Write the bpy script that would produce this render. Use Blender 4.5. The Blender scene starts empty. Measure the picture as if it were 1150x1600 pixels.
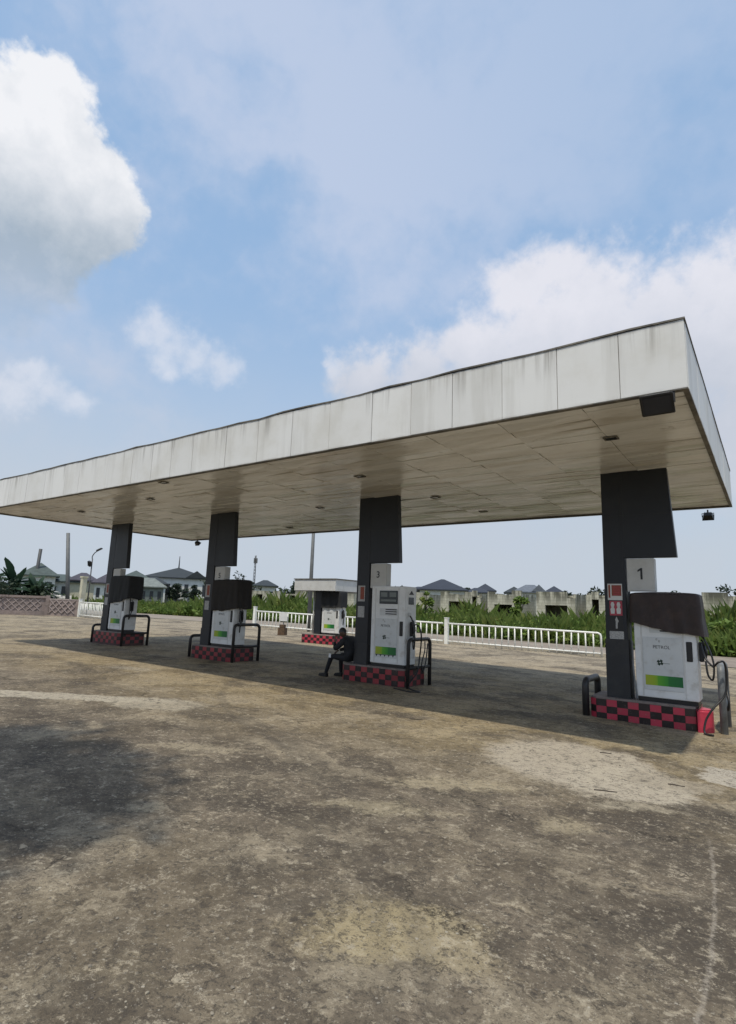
import bpy, bmesh, math, random
from mathutils import Vector, Matrix, noise
random.seed(7)
R = math.radians
sc = bpy.context.scene
col = sc.collection

# ------------------------------------------------------------------ camera
EYE = 1.72
cam_d = bpy.data.cameras.new("camera")
cam = bpy.data.objects.new("camera", cam_d)
col.objects.link(cam)
cam_d.sensor_fit = 'HORIZONTAL'
cam_d.sensor_width = 36.0
cam_d.lens = 36.0 * 873.0 / 1150.0
cam_d.clip_start, cam_d.clip_end = 0.05, 3000
yaw, pitch, roll = R(35.928), R(9.662), R(2.042)
F = Vector((-math.sin(yaw) * math.cos(pitch), math.cos(yaw) * math.cos(pitch), math.sin(pitch)))
r0 = Vector((math.cos(yaw), math.sin(yaw), 0)); u0 = r0.cross(F)
RR = math.cos(roll) * r0 + math.sin(roll) * u0
UU = -math.sin(roll) * r0 + math.cos(roll) * u0
m = Matrix((RR, UU, -F)).transposed().to_4x4()
m.translation = Vector((0, 0, EYE))
cam.matrix_world = m
sc.camera = cam

# ------------------------------------------------------------------ view
sc.view_settings.view_transform = 'Standard'
sc.view_settings.look = 'None'
sc.view_settings.gamma = 1.0
sc.view_settings.exposure = 0.22
sc.render.engine = 'CYCLES'
sc.cycles.use_denoising = True
sc.cycles.max_bounces = 8

# ------------------------------------------------------------------ node helper
class NT:
    def __init__(self, tree):
        self.t = tree; self.n = tree.nodes; self.l = tree.links
    def new(self, typ, **kw):
        nd = self.n.new(typ)
        for k, v in kw.items():
            setattr(nd, k, v)
        return nd
    def put(self, sock, v):
        if isinstance(v, bpy.types.NodeSocket):
            self.l.new(v, sock)
        elif v is not None:
            if sock.type == 'RGBA' and len(v) == 3:
                v = (*v, 1)
            sock.default_value = v
    def math(self, op, a, b=None, c=None, clamp=False):
        nd = self.new('ShaderNodeMath', operation=op, use_clamp=clamp)
        self.put(nd.inputs[0], a)
        if b is not None: self.put(nd.inputs[1], b)
        if c is not None: self.put(nd.inputs[2], c)
        return nd.outputs[0]
    def vmath(self, op, a, b=None, scale=None):
        nd = self.new('ShaderNodeVectorMath', operation=op)
        self.put(nd.inputs[0], a)
        if b is not None: self.put(nd.inputs[1], b)
        if scale is not None: self.put(nd.inputs['Scale'], scale)
        return nd.outputs['Value'] if op in ('LENGTH', 'DISTANCE', 'DOT_PRODUCT') else nd.outputs['Vector']
    def mix(self, f, a, b, blend='MIX'):
        nd = self.new('ShaderNodeMix', data_type='RGBA', blend_type=blend)
        nd.clamp_factor = True
        self.put(nd.inputs[0], f); self.put(nd.inputs[6], a); self.put(nd.inputs[7], b)
        return nd.outputs[2]
    def sstep(self, x, lo, hi, a=0.0, b=1.0):
        nd = self.new('ShaderNodeMapRange', interpolation_type='SMOOTHSTEP')
        self.put(nd.inputs[0], x)
        nd.inputs[1].default_value, nd.inputs[2].default_value = lo, hi
        nd.inputs[3].default_value, nd.inputs[4].default_value = a, b
        return nd.outputs[0]
    def noise(self, vec, scale, detail=4, rough=.55, dist=0, col_out=False):
        nd = self.new('ShaderNodeTexNoise')
        self.put(nd.inputs['Vector'], vec)
        nd.inputs['Scale'].default_value = scale
        nd.inputs['Detail'].default_value = detail
        nd.inputs['Roughness'].default_value = rough
        nd.inputs['Distortion'].default_value = dist
        return nd.outputs['Color'] if col_out else nd.outputs[0]
    def voro(self, vec, scale, feature='F1', out='Distance', rnd=1.0):
        nd = self.new('ShaderNodeTexVoronoi', feature=feature)
        self.put(nd.inputs['Vector'], vec)
        nd.inputs['Scale'].default_value = scale
        nd.inputs['Randomness'].default_value = rnd
        return nd.outputs[out]
    def mapping(self, vec, scale=(1, 1, 1), rot=(0, 0, 0), loc=(0, 0, 0)):
        nd = self.new('ShaderNodeMapping')
        self.put(nd.inputs['Vector'], vec)
        nd.inputs['Scale'].default_value = scale
        nd.inputs['Rotation'].default_value = rot
        nd.inputs['Location'].default_value = loc
        return nd.outputs[0]
    def sep(self, vec):
        nd = self.new('ShaderNodeSeparateXYZ'); self.put(nd.inputs[0], vec)
        return nd.outputs[0], nd.outputs[1], nd.outputs[2]
    def bump(self, h, strength=.3, dist=.01, normal=None):
        nd = self.new('ShaderNodeBump')
        nd.inputs['Strength'].default_value = strength
        nd.inputs['Distance'].default_value = dist
        self.put(nd.inputs['Height'], h)
        if normal is not None: self.put(nd.inputs['Normal'], normal)
        return nd.outputs[0]

# ------------------------------------------------------------------ world: sky and clouds
SUN_TO = Vector((0.115, -0.43, 1.0)).normalized()
sun_el = math.asin(SUN_TO.z)
sun_az = math.atan2(SUN_TO.x, SUN_TO.y)
W = bpy.data.worlds.new("World"); sc.world = W; W.use_nodes = True
wt = NT(W.node_tree); wt.n.clear()
sky = wt.new('ShaderNodeTexSky', sky_type='NISHITA')
sky.sun_disc = False
sky.sun_elevation = sun_el; sky.sun_rotation = sun_az
sky.air_density = 1.0; sky.dust_density = 2.2; sky.ozone_density = 1.0
D = wt.new('ShaderNodeTexCoord').outputs['Generated']
def aedir(az, el):
    az, el = R(az), R(el)
    return Vector((math.sin(az) * math.cos(el), math.cos(az) * math.cos(el), math.sin(el)))
n_big = wt.noise(D, 7.0, 6, .58)
n_mid = wt.noise(wt.mapping(D, loc=(3, 1, 2)), 22.0, 5, .6)
n_fine = wt.noise(wt.mapping(D, loc=(1, 5, 2)), 60.0, 4, .6)
w1 = wt.vmath('SCALE', wt.vmath('SUBTRACT', wt.noise(D, 9.0, 3, .5, col_out=True), (.5, .5, .5)), scale=.085)
w2 = wt.vmath('SCALE', wt.vmath('SUBTRACT', wt.noise(D, 30.0, 4, .6, col_out=True), (.5, .5, .5)), scale=.030)
DW = wt.vmath('ADD', wt.vmath('ADD', D, w1), w2)
def lobes(L):
    acc = None
    for az, el, r in L:
        d = wt.vmath('DISTANCE', DW, aedir(az, el))
        v = wt.math('MULTIPLY_ADD', d, -1.0 / R(r), 1.0)
        acc = v if acc is None else wt.math('SMOOTH_MAX', acc, v, 0.35)
    return acc
big = [(-73.3, 38.3, 3.6), (-69.6, 38.6, 3.3), (-70.6, 35.5, 4.8), (-66.2, 36.2, 3.4), (-63.4, 33.6, 2.9), (-70.9, 31.2, 4.8), (-66.5, 32.7, 4.0), (-76.4, 34.6, 6.0), (-74.0, 28.5, 5.5), (-69.5, 28.5, 4.2), (-72, 25.5, 4.0)]
right = [(-19.7, 31.0, 4.0), (-15.8, 31.6, 3.4), (-12.8, 28.5, 6.2), (-6.5, 27.9, 5.2), (-17.3, 25.6, 7.0), (-26.5, 26.5, 3.6), (-23.1, 24.5, 5.6), (-31.0, 24.0, 4.4), (-37, 23, 4.0), (-1.7, 28.2, 4.6), (-2.2, 22.3, 6.5), (-9.1, 21.2, 8.6), (8, 26, 8), (-16, 19, 8), (-26, 20, 7), (0, 16, 8)]
small = [(-59.6, 24.2, 2.3), (-58.0, 24.9, 2.6), (-56.2, 24.4, 3.0), (-54.0, 23.2, 2.8), (-51.8, 22.2, 2.2), (-57.5, 22.8, 2.6), (-69.1, 18.8, 2.0), (-67.2, 18.0, 2.2), (-65.2, 17.2, 1.9), (-70.4, 17.0, 2.6), (-36, 24, 2.2), (-40, 24.5, 1.8)]
edge = wt.math('ADD', wt.math('ADD', wt.math('MULTIPLY_ADD', n_mid, .9, -.45), wt.math('MULTIPLY_ADD', n_fine, .45, -.225)), wt.math('MULTIPLY_ADD', n_big, .5, -.25))
def cover(L, lo, hi, amp):
    f = wt.math('ADD', lobes(L), wt.math('MULTIPLY', edge, amp))
    return f, wt.sstep(f, lo, hi)
dx, dy, dz = wt.sep(D)
fb, cb = cover(big, -.06, .24, .62)
fr, cr = cover(right, -.14, .62, .95)
fs, cs = cover(small, -.05, .85, 1.0)
# cloud colours: sunlit tops, blue grey bases
vb = wt.math('ADD', wt.sstep(dz, math.sin(R(29.0)), math.sin(R(38.0))), wt.math('ADD', wt.math('MULTIPLY_ADD', n_mid, .7, -.35), wt.math('MULTIPLY_ADD', n_big, .5, -.25)), clamp=True)
col_big = wt.mix(vb, (.33, .40, .48), (.76, .77, .80))
fade_b = wt.sstep(wt.math('ADD', dz, wt.math('MULTIPLY_ADD', n_big, .12, -.06)), math.sin(R(19.5)), math.sin(R(32)))
cb = wt.math('MULTIPLY', cb, fade_b)
vr = wt.math('ADD', wt.sstep(dz, math.sin(R(20)), math.sin(R(31))), wt.math('ADD', wt.math('MULTIPLY_ADD', n_big, .9, -.45), wt.math('MULTIPLY_ADD', n_mid, .6, -.3)), clamp=True)
col_r = wt.mix(vr, (.50, .53, .60), (.69, .69, .745))
col_s = wt.mix(n_mid, (.52, .57, .67), (.70, .72, .78))
# base: real sky seen through moist haze, with a thin high veil broken by noise
veil_n = wt.noise(wt.mapping(DW, scale=(1, 1, 1.5), loc=(.3, 2.2, .7)), 2.3, 5, .5, .3)
veil = wt.sstep(wt.math('ADD', veil_n, wt.math('MULTIPLY_ADD', n_mid, .16, -.08)), .38, .62, .12, 1.0)
east = wt.sstep(dx, -.55, -.05, 1, .62)
veil = wt.math('MULTIPLY', veil, east)
hor = wt.math('MULTIPLY', wt.sstep(dz, .06, .56, .95, 0), wt.sstep(n_big, .2, .6, .8, 1))
bg_sky = wt.new('ShaderNodeBackground'); wt.put(bg_sky.inputs[0], sky.outputs[0]); bg_sky.inputs[1].default_value = 0.15
def bgc(c):
    b = wt.new('ShaderNodeBackground'); wt.put(b.inputs[0], c); b.inputs[1].default_value = 1.0
    return b.outputs[0]
def mixs(f, a, b):
    nd = wt.new('ShaderNodeMixShader'); wt.put(nd.inputs[0], f)
    wt.l.new(a, nd.inputs[1]); wt.l.new(b, nd.inputs[2]); return nd.outputs[0]
s = mixs(.55, bg_sky.outputs[0], bgc((.29, .49, .74)))
s = mixs(veil, s, bgc((.43, .51, .665)))
s = mixs(hor, s, bgc((.47, .52, .585)))
s = mixs(wt.math('MULTIPLY', cs, .68), s, bgc(col_s))
s = mixs(wt.math('MULTIPLY', cr, .93), s, bgc(col_r))
s = mixs(cb, s, bgc(col_big))
wo = wt.new('ShaderNodeOutputWorld'); wt.l.new(s, wo.inputs[0])
W.cycles.sampling_method = 'MANUAL'; W.cycles.sample_map_resolution = 512

# ------------------------------------------------------------------ sun
sd = bpy.data.lights.new("sun", 'SUN'); so = bpy.data.objects.new("sun", sd); col.objects.link(so)
sd.energy = 2.75; sd.angle = R(0.9); sd.color = (1.0, .93, .80)
so.rotation_euler = SUN_TO.to_track_quat('Z', 'Y').to_euler()

# ------------------------------------------------------------------ terrain height
def gz(x, y=0.0):
    x = min(8.0, max(-32.0, x))
    return -.06 - .0122 * x

# ------------------------------------------------------------------ mesh helpers
class MB:
    def __init__(self):
        self.bm = bmesh.new()
    def box(self, x0, x1, y0, y1, z0, z1, mi=0, bev=0.0):
        x0, x1 = min(x0, x1), max(x0, x1); y0, y1 = min(y0, y1), max(y0, y1); z0, z1 = min(z0, z1), max(z0, z1)
        v = [self.bm.verts.new((x, y, z)) for x in (x0, x1) for y in (y0, y1) for z in (z0, z1)]
        fs = [(0, 1, 3, 2), (4, 6, 7, 5), (0, 4, 5, 1), (2, 3, 7, 6), (0, 2, 6, 4), (1, 5, 7, 3)]
        out = []
        for f in fs:
            fa = self.bm.faces.new([v[i] for i in f]); fa.material_index = mi; out.append(fa)
        if bev > 0:
            es = list({e for f in out for e in f.edges})
            r = bmesh.ops.bevel(self.bm, geom=es, offset=bev, segments=2, affect='EDGES', clamp_overlap=True)
            for f in r['faces']: f.material_index = mi
        return v
    def prism(self, poly, z0, z1, mi=0, axis='z'):
        def P(a, b, c):
            return (a, b, c) if axis == 'z' else ((a, c, b) if axis == 'y' else (c, a, b))
        lo = [self.bm.verts.new(P(a, b, z0)) for a, b in poly]
        hi = [self.bm.verts.new(P(a, b, z1)) for a, b in poly]
        n = len(poly)
        for f in ([lo[::-1], hi] + [[lo[i], lo[(i + 1) % n], hi[(i + 1) % n], hi[i]] for i in range(n)]):
            self.bm.faces.new(f).material_index = mi
    def face(self, pts, mi=0):
        f = self.bm.faces.new([self.bm.verts.new(p) for p in pts]); f.material_index = mi; return f
    def tube(self, pts, r, seg=8, mi=0, cap=True, taper=None):
        pts = [Vector(p) for p in pts]
        n = len(pts); rings = []
        up = None
        for i, p in enumerate(pts):
            t = (pts[min(i + 1, n - 1)] - pts[max(i - 1, 0)]).normalized()
            if up is None:
                up = Vector((0, 0, 1)) if abs(t.z) < .9 else Vector((1, 0, 0))
            a = t.cross(up)
            if a.length < 1e-4: a = t.cross(Vector((1, 0, 0)))
            a.normalize(); b = a.cross(t).normalized(); up = b
            rr = r if taper is None else r + (taper - r) * i / (n - 1)
            rings.append([self.bm.verts.new(p + rr * (math.cos(2 * math.pi * k / seg) * a + math.sin(2 * math.pi * k / seg) * b)) for k in range(seg)])
        for i in range(n - 1):
            for k in range(seg):
                f = self.bm.faces.new([rings[i][k], rings[i][(k + 1) % seg], rings[i + 1][(k + 1) % seg], rings[i + 1][k]])
                f.smooth = True; f.material_index = mi
        if cap:
            self.bm.faces.new(rings[0][::-1]).material_index = mi
            self.bm.faces.new(rings[-1]).material_index = mi
    def done(self, name, mats, parent=None, loc=None, rot=None):
        bmesh.ops.recalc_face_normals(self.bm, faces=self.bm.faces)
        me = bpy.data.meshes.new(name); self.bm.to_mesh(me); self.bm.free()
        return link(name, me, mats, parent, loc, rot)
def link(name, me, mats, parent=None, loc=None, rot=None):
    for mm in (mats if isinstance(mats, (list, tuple)) else [mats]):
        me.materials.append(mm)
    o = bpy.data.objects.new(name, me); col.objects.link(o)
    if parent: o.parent = parent
    if loc is not None: o.location = loc
    if rot is not None: o.rotation_euler = rot
    return o
def thing(name, label, cat, loc=(0, 0, 0), rz=0.0, group=None):
    o = bpy.data.objects.new(name, None); col.objects.link(o)
    o.empty_display_size = .2
    o.location = loc; o.rotation_euler = (0, 0, rz)
    return tag(o, label, cat, group)
def tag(o, label=None, cat=None, group=None, kind=None):
    if label: o['label'] = label
    if cat: o['category'] = cat
    if group: o['group'] = group
    if kind: o['kind'] = kind
    return o
def dup(root, loc, rz, label=None, group=None):
    r = root.copy(); col.objects.link(r); r.location = loc; r.rotation_euler = (0, 0, rz)
    if label: r['label'] = label
    if group: r['group'] = group
    for ch in list(root.children):
        c = ch.copy(); col.objects.link(c); c.parent = r
        for gch in ch.children:
            d = gch.copy(); col.objects.link(d); d.parent = c
    return r
def text(name, s, size, mat, parent, loc, rot=(R(90), 0, 0), ext=.001, ax='CENTER', bold=0.0):
    cu = bpy.data.curves.new(name, 'FONT'); cu.body = s; cu.size = size; cu.extrude = ext
    cu.align_x = ax; cu.align_y = 'CENTER'; cu.offset = bold
    t = bpy.data.objects.new(name, cu); col.objects.link(t)
    dg = bpy.context.evaluated_depsgraph_get(); dg.update()
    me = bpy.data.meshes.new_from_object(t.evaluated_get(dg))
    bpy.data.objects.remove(t); bpy.data.curves.remove(cu)
    me.materials.clear()
    return link(name, me, mat, parent, loc, rot)
def arc(c, r, a0, a1, n, f):
    return [f(c[0] + r * math.cos(a0 + (a1 - a0) * i / n), c[1] + r * math.sin(a0 + (a1 - a0) * i / n)) for i in range(n + 1)]

# ------------------------------------------------------------------ materials
def newmat(name):
    mt = bpy.data.materials.new(name); mt.use_nodes = True
    t = NT(mt.node_tree); b = t.n.get('Principled BSDF')
    return mt, t, b
def geo(t): return t.new('ShaderNodeNewGeometry')
def simple(name, c, rough=.6, var=.12, scale=6.0, metal=0.0, spec=.5, dirt=None, dirt_amt=.5, dirt_scale=3.0, bump=0.0):
    mt, t, b = newmat(name)
    P = t.new('ShaderNodeTexCoord').outputs['Object']
    n = t.noise(P, scale, 5, .6)
    c0 = tuple(x * (1 - var) for x in c); c1 = tuple(min(1, x * (1 + var)) for x in c)
    cc = t.mix(t.sstep(n, .3, .7), c0, c1)
    if dirt:
        dn = t.noise(t.mapping(P, loc=(5, 3, 1)), dirt_scale, 6, .65)
        cc = t.mix(t.math('MULTIPLY', t.sstep(dn, .5, .72), dirt_amt), cc, dirt)
    t.put(b.inputs['Base Color'], cc)
    t.put(b.inputs['Roughness'], t.math('MULTIPLY_ADD', n, .25, rough - .12))
    b.inputs['Metallic'].default_value = metal
    b.inputs['Specular IOR Level'].default_value = spec
    if bump: t.put(b.inputs['Normal'], t.bump(t.noise(P, scale * 8, 4), bump, .01))
    return mt

M = {}
M['white'] = simple('white_paint', (.62, .62, .60), .4, .05, 4, dirt=(.36, .34, .29), dirt_amt=.35)
M['cabinet'] = simple('pump_white', (.74, .75, .74), .35, .05, 3, dirt=(.42, .39, .33), dirt_amt=.5, dirt_scale=4)
M['panel'] = simple('pump_panel', (.60, .62, .62), .3, .05, 3, dirt=(.38, .36, .31), dirt_amt=.45, dirt_scale=5)
M['charcoal'] = simple('charcoal_cladding', (.0095, .0115, .0165), .45, .2, 2.5, dirt=(.028, .029, .030), dirt_amt=.3, dirt_scale=1.6)
M['lower_charcoal'] = simple('dusty_charcoal', (.022, .023, .026), .55, .2, 2.5, dirt=(.06, .056, .05), dirt_amt=.4, dirt_scale=2)
M['black'] = simple('black_plastic', (.012, .012, .013), .4, .2, 6)
M['black_steel'] = simple('black_steel', (.022, .021, .021), .45, .25, 8, dirt=(.07, .05, .035), dirt_amt=.5, dirt_scale=5)
M['grey_steel'] = simple('grey_steel', (.17, .18, .185), .5, .2, 7, dirt=(.08, .075, .07), dirt_amt=.7, dirt_scale=6)
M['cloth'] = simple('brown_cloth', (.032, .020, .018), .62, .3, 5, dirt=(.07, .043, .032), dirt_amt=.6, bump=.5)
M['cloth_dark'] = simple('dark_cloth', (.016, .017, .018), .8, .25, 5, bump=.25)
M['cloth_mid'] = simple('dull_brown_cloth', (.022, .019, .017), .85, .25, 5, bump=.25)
M['box_grey'] = simple('sign_grey', (.52, .52, .50), .45, .05, 4, dirt=(.35, .33, .28), dirt_amt=.4)
M['digit'] = simple('digit_black', (.02, .02, .022), .5, .1)
M['red_tile'] = simple('red_tile', (.44, .036, .068), .45, .18, 9, dirt=(.20, .10, .08), dirt_amt=.5, dirt_scale=6)
M['red_shaded'] = simple('shaded_red_tile', (.27, .028, .036), .5, .2, 9, dirt=(.10, .06, .05), dirt_amt=.5, dirt_scale=6)
M['dark_tile'] = simple('dark_tile', (.022, .014, .014), .45, .2, 9, dirt=(.08, .06, .05), dirt_amt=.4, dirt_scale=6)
def tilemat(name, c, var, dirt):
    mt, t, b = newmat(name)
    g = geo(t); P = g.outputs['Position']
    k = t.math('MULTIPLY_ADD', g.outputs['Random Per Island'], 2 * var, 1 - var)
    cc = t.vmath('SCALE', c, scale=k)
    n = t.noise(P, 7.0, 6, .7); n2 = t.noise(P, 30.0, 4, .7)
    cc = t.mix(t.math('MULTIPLY', t.sstep(n, .52, .70), .5), cc, dirt)
    cc = t.mix(t.math('MULTIPLY', t.sstep(n2, .62, .70), .55), cc, (.26, .20, .17))
    t.put(b.inputs['Base Color'], cc)
    t.put(b.inputs['Roughness'], t.math('MULTIPLY_ADD', n, .5, .12))
    return mt
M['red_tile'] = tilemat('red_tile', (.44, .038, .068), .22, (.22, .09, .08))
M['red_shaded'] = tilemat('shaded_red_tile', (.27, .030, .038), .25, (.10, .06, .05))  # red tile again, with the shade of the farther islands in its colour
M['dark_tile'] = tilemat('dark_tile', (.022, .014, .014), .4, (.07, .05, .045))
M['red_paint'] = simple('red_paint', (.46, .035, .065), .4, .15, 6, dirt=(.22, .09, .08), dirt_amt=.5, dirt_scale=5)
M['grout'] = simple('grout', (.10, .06, .055), .9, .2)
M['island_top'] = simple('island_concrete', (.23, .19, .17), .85, .2, 5, dirt=(.12, .08, .07), dirt_amt=.6, bump=.3)
M['glass'] = simple('display_glass', (.02, .025, .025), .12, .1)
M['lcd'] = simple('lcd_grey', (.16, .18, .17), .2, .1)
M['lens'] = simple('lamp_lens', (.018, .02, .026), .14, .1)
M['sticker_white'] = simple('sticker_white', (.6, .6, .58), .5, .08)
M['sticker_red'] = simple('sticker_red', (.30, .025, .02), .5, .1)
M['sticker_brown'] = simple('sticker_brown', (.24, .05, .025), .5, .2, 30)
M['sticker_pink'] = simple('sticker_pink', (.38, .05, .075), .5, .2, 20)
M['sticker_grey'] = simple('sticker_grey', (.38, .38, .37), .6, .35, 60)
M['emblem'] = simple('emblem_green', (.015, .035, .02), .5, .1)
M['rail'] = simple('rail_white', (.78, .78, .73), .5, .06, 3, dirt=(.45, .40, .30), dirt_amt=.4, dirt_scale=5)
M['cream'] = simple('cream_wall', (.52, .50, .38), .85, .08, 2, dirt=(.35, .32, .24), dirt_amt=.5, dirt_scale=1)
M['housewhite'] = simple('house_white', (.62, .63, .60), .85, .08, 1.5, dirt=(.4, .39, .35), dirt_amt=.4, dirt_scale=1)
M['roof_dark'] = simple('roof_dark', (.022, .028, .031), .6, .2, 1.5)
M['roof_blue'] = simple('roof_blue', (.022, .027, .040), .6, .2, 1.5)
M['roof_purple'] = simple('roof_purple', (.050, .045, .058), .6, .2, 1.5)
M['roof_green'] = simple('roof_green', (.055, .075, .068), .6, .2, 1.5)
M['roof_grey'] = simple('roof_grey', (.11, .125, .15), .6, .2, 1.5)
M['roof_pale'] = simple('roof_pale', (.16, .18, .165), .6, .2, 1.5)
M['window'] = simple('window_dark', (.03, .035, .04), .2, .2)
M['bark'] = simple('bark', (.085, .07, .055), .9, .3, 8, bump=.4)
M['pole_grey'] = simple('pole_grey', (.12, .125, .125), .6, .15, 3)
M['pole_dark'] = simple('pole_dark', (.06, .062, .065), .6, .15, 3)
M['wood_brown'] = simple('brown_block', (.10, .062, .035), .8, .3, 9)
M['jacket'] = simple('dark_jacket', (.012, .013, .016), .8, .3, 12, bump=.2)
M['trousers'] = simple('dark_trousers', (.014, .014, .016), .8, .3, 12, bump=.2)
M['skin'] = simple('skin_brown', (.10, .052, .034), .5, .12, 12)
M['shoe'] = simple('shoe_black', (.012, .012, .012), .4, .2)
M['paper'] = simple('paper_white', (.75, .75, .74), .6, .05)
M['lattice'] = simple('lattice_block', (.25, .20, .18), .9, .16, 4, dirt=(.12, .10, .085), dirt_amt=.6, dirt_scale=2, bump=.3)
M['lattice_pale'] = simple('lattice_pale', (.34, .285, .265), .9, .12, 4, dirt=(.17, .14, .12), dirt_amt=.5, dirt_scale=2)
M['rubble'] = simple('pale_rubble', (.45, .43, .39), .9, .2, 3)

def leafmat(name, c0, c1, c2):
    mt, t, b = newmat(name)
    g = geo(t)
    rnd = g.outputs['Random Per Island']
    P = g.outputs['Position']
    n = t.noise(P, .9, 3)
    cc = t.mix(rnd, c0, c1)
    cc = t.mix(t.math('MULTIPLY', t.sstep(n, .45, .7), .7), cc, c2)
    t.put(b.inputs['Base Color'], cc)
    b.inputs['Roughness'].default_value = .55
    b.inputs['Specular IOR Level'].default_value = .3
    tr = t.new('ShaderNodeBsdfTranslucent'); t.put(tr.inputs[0], cc)
    mx = t.new('ShaderNodeMixShader'); mx.inputs[0].default_value = .3
    t.l.new(b.outputs[0], mx.inputs[1]); t.l.new(tr.outputs[0], mx.inputs[2])
    t.l.new(mx.outputs[0], t.n.get('Material Output').inputs[0])
    return mt
M['leaf'] = leafmat('leaf_green', (.085, .145, .028), (.17, .25, .05), (.24, .26, .06))
M['leaf_dark'] = leafmat('leaf_dark', (.018, .034, .020), (.036, .058, .03), (.05, .07, .03))
M['leaf_far'] = leafmat('leaf_far', (.028, .044, .032), (.045, .065, .045), (.05, .07, .04))
M['leaf_banana'] = leafmat('leaf_banana', (.022, .05, .03), (.045, .08, .045), (.07, .10, .05))
M['grass'] = leafmat('grass_blades', (.085, .14, .03), (.17, .235, .055), (.24, .25, .08))

# --- gradient band printed on the pumps
def bandmat():
    mt, t, b = newmat('printed_band')
    x, y, z = t.sep(t.new('ShaderNodeTexCoord').outputs['Generated'])
    cr = t.new('ShaderNodeValToRGB'); t.put(cr.inputs[0], x)
    e = cr.color_ramp.elements
    e[0].position, e[0].color = 0.0, (.36, .40, .03, 1)
    e[1].position, e[1].color = 1.0, (.006, .13, .035, 1)
    for p, c in ((.22, (.30, .42, .02, 1)), (.32, (.22, .42, .02, 1)), (.34, (.10, .36, .02, 1)), (.60, (.03, .26, .03, 1)), (.63, (.012, .17, .03, 1))):
        k = e.new(p); k.color = c
    t.put(b.inputs['Base Color'], cr.outputs[0]); b.inputs['Roughness'].default_value = .4
    return mt
M['band'] = bandmat()

# --- fascia: dusty white metal panels with rain streaks from the coping
def fasciamat():
    mt, t, b = newmat('fascia_panel')
    P = geo(t).outputs['Position']
    x, y, z = t.sep(P)
    rnd = geo(t).outputs['Random Per Island']
    top = t.math('SUBTRACT', 5.153, z)
    sv = t.mapping(P, scale=(9, 9, .35))
    st = t.noise(sv, 1.0, 5, .65)
    fall = t.sstep(top, .0, .55, 1, 0)
    ln = t.noise(t.mapping(P, scale=(2.2, 2.2, .1)), 1.0, 3)
    s1 = t.math('MULTIPLY', t.math('MULTIPLY', t.sstep(st, .48, .72), fall), t.sstep(ln, .35, .65))
    base = t.mix(rnd, (.69, .685, .66), (.745, .74, .715))
    blot = t.noise(P, 1.1, 5, .6)
    base = t.mix(t.math('MULTIPLY', t.sstep(blot, .45, .75), .35), base, (.47, .44, .36))
    c = t.mix(t.math('MULTIPLY', s1, .8), base, (.20, .18, .15))
    st2 = t.noise(t.mapping(P, scale=(3.5, 3.5, .25), loc=(3, 3, 0)), 1.0, 5, .6)
    c = t.mix(t.math('MULTIPLY', t.sstep(st2, .50, .66), .20), c, (.36, .34, .29))
    edge = t.math('MULTIPLY', t.sstep(top, .0, .07, 1, 0), t.sstep(t.noise(P, 3.0, 4), .35, .6))
    c = t.mix(t.math('MULTIPLY', edge, .7), c, (.12, .105, .085))
    bot = t.math('MULTIPLY', t.sstep(top, .80, .86), t.sstep(t.noise(P, 2.0, 4), .4, .65))
    c = t.mix(t.math('MULTIPLY', bot, .45), c, (.22, .19, .14))
    t.put(b.inputs['Base Color'], c); b.inputs['Roughness'].default_value = .5
    t.put(b.inputs['Normal'], t.bump(t.noise(P, 1.6, 3), .25, .02))
    return mt
M['fascia'] = fasciamat()
M['coping'] = simple('coping_dark', (.13, .118, .098), .7, .5, 5)
M['joint'] = simple('joint_backing', (.16, .15, .13), .8, .3, 4)

# --- soffit strips: once white sheet metal, now dirty and slightly glossy
def soffitmat():
    mt, t, b = newmat('soffit_sheet')
    g = geo(t); P = g.outputs['Position']; rnd = g.outputs['Random Per Island']
    n1 = t.noise(t.mapping(P, scale=(.35, 1.6, 1)), 1.0, 6, .62, .3)
    n2 = t.noise(t.mapping(P, scale=(1.2, 3.5, 1), loc=(4, 2, 0)), 1.0, 5, .6)
    c = t.mix(rnd, (.74, .725, .68), (.83, .815, .77))
    c = t.mix(t.math('MULTIPLY', t.sstep(n1, .46, .64), .52), c, (.46, .40, .30))
    c = t.mix(t.math('MULTIPLY', t.sstep(n2, .52, .72), .40), c, (.46, .42, .34))
    sp = t.noise(P, 5.0, 4, .7)
    c = t.mix(t.math('MULTIPLY', t.sstep(sp, .62, .75), .4), c, (.22, .165, .10))
    t.put(b.inputs['Base Color'], c)
    b.inputs['Specular IOR Level'].default_value = .5
    t.put(b.inputs['Roughness'], t.math('MULTIPLY_ADD', n2, .28, .08))
    wv = t.noise(t.mapping(P, scale=(.5, 1.6, 1)), 1.3, 2)
    wv = t.math('ADD', wv, t.math('MULTIPLY', t.noise(t.mapping(P, scale=(.7, 5, 1)), 1.0, 2), .25))
    t.put(b.inputs['Normal'], t.bump(wv, .5, .03))
    return mt
M['soffit'] = soffitmat()

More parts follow.
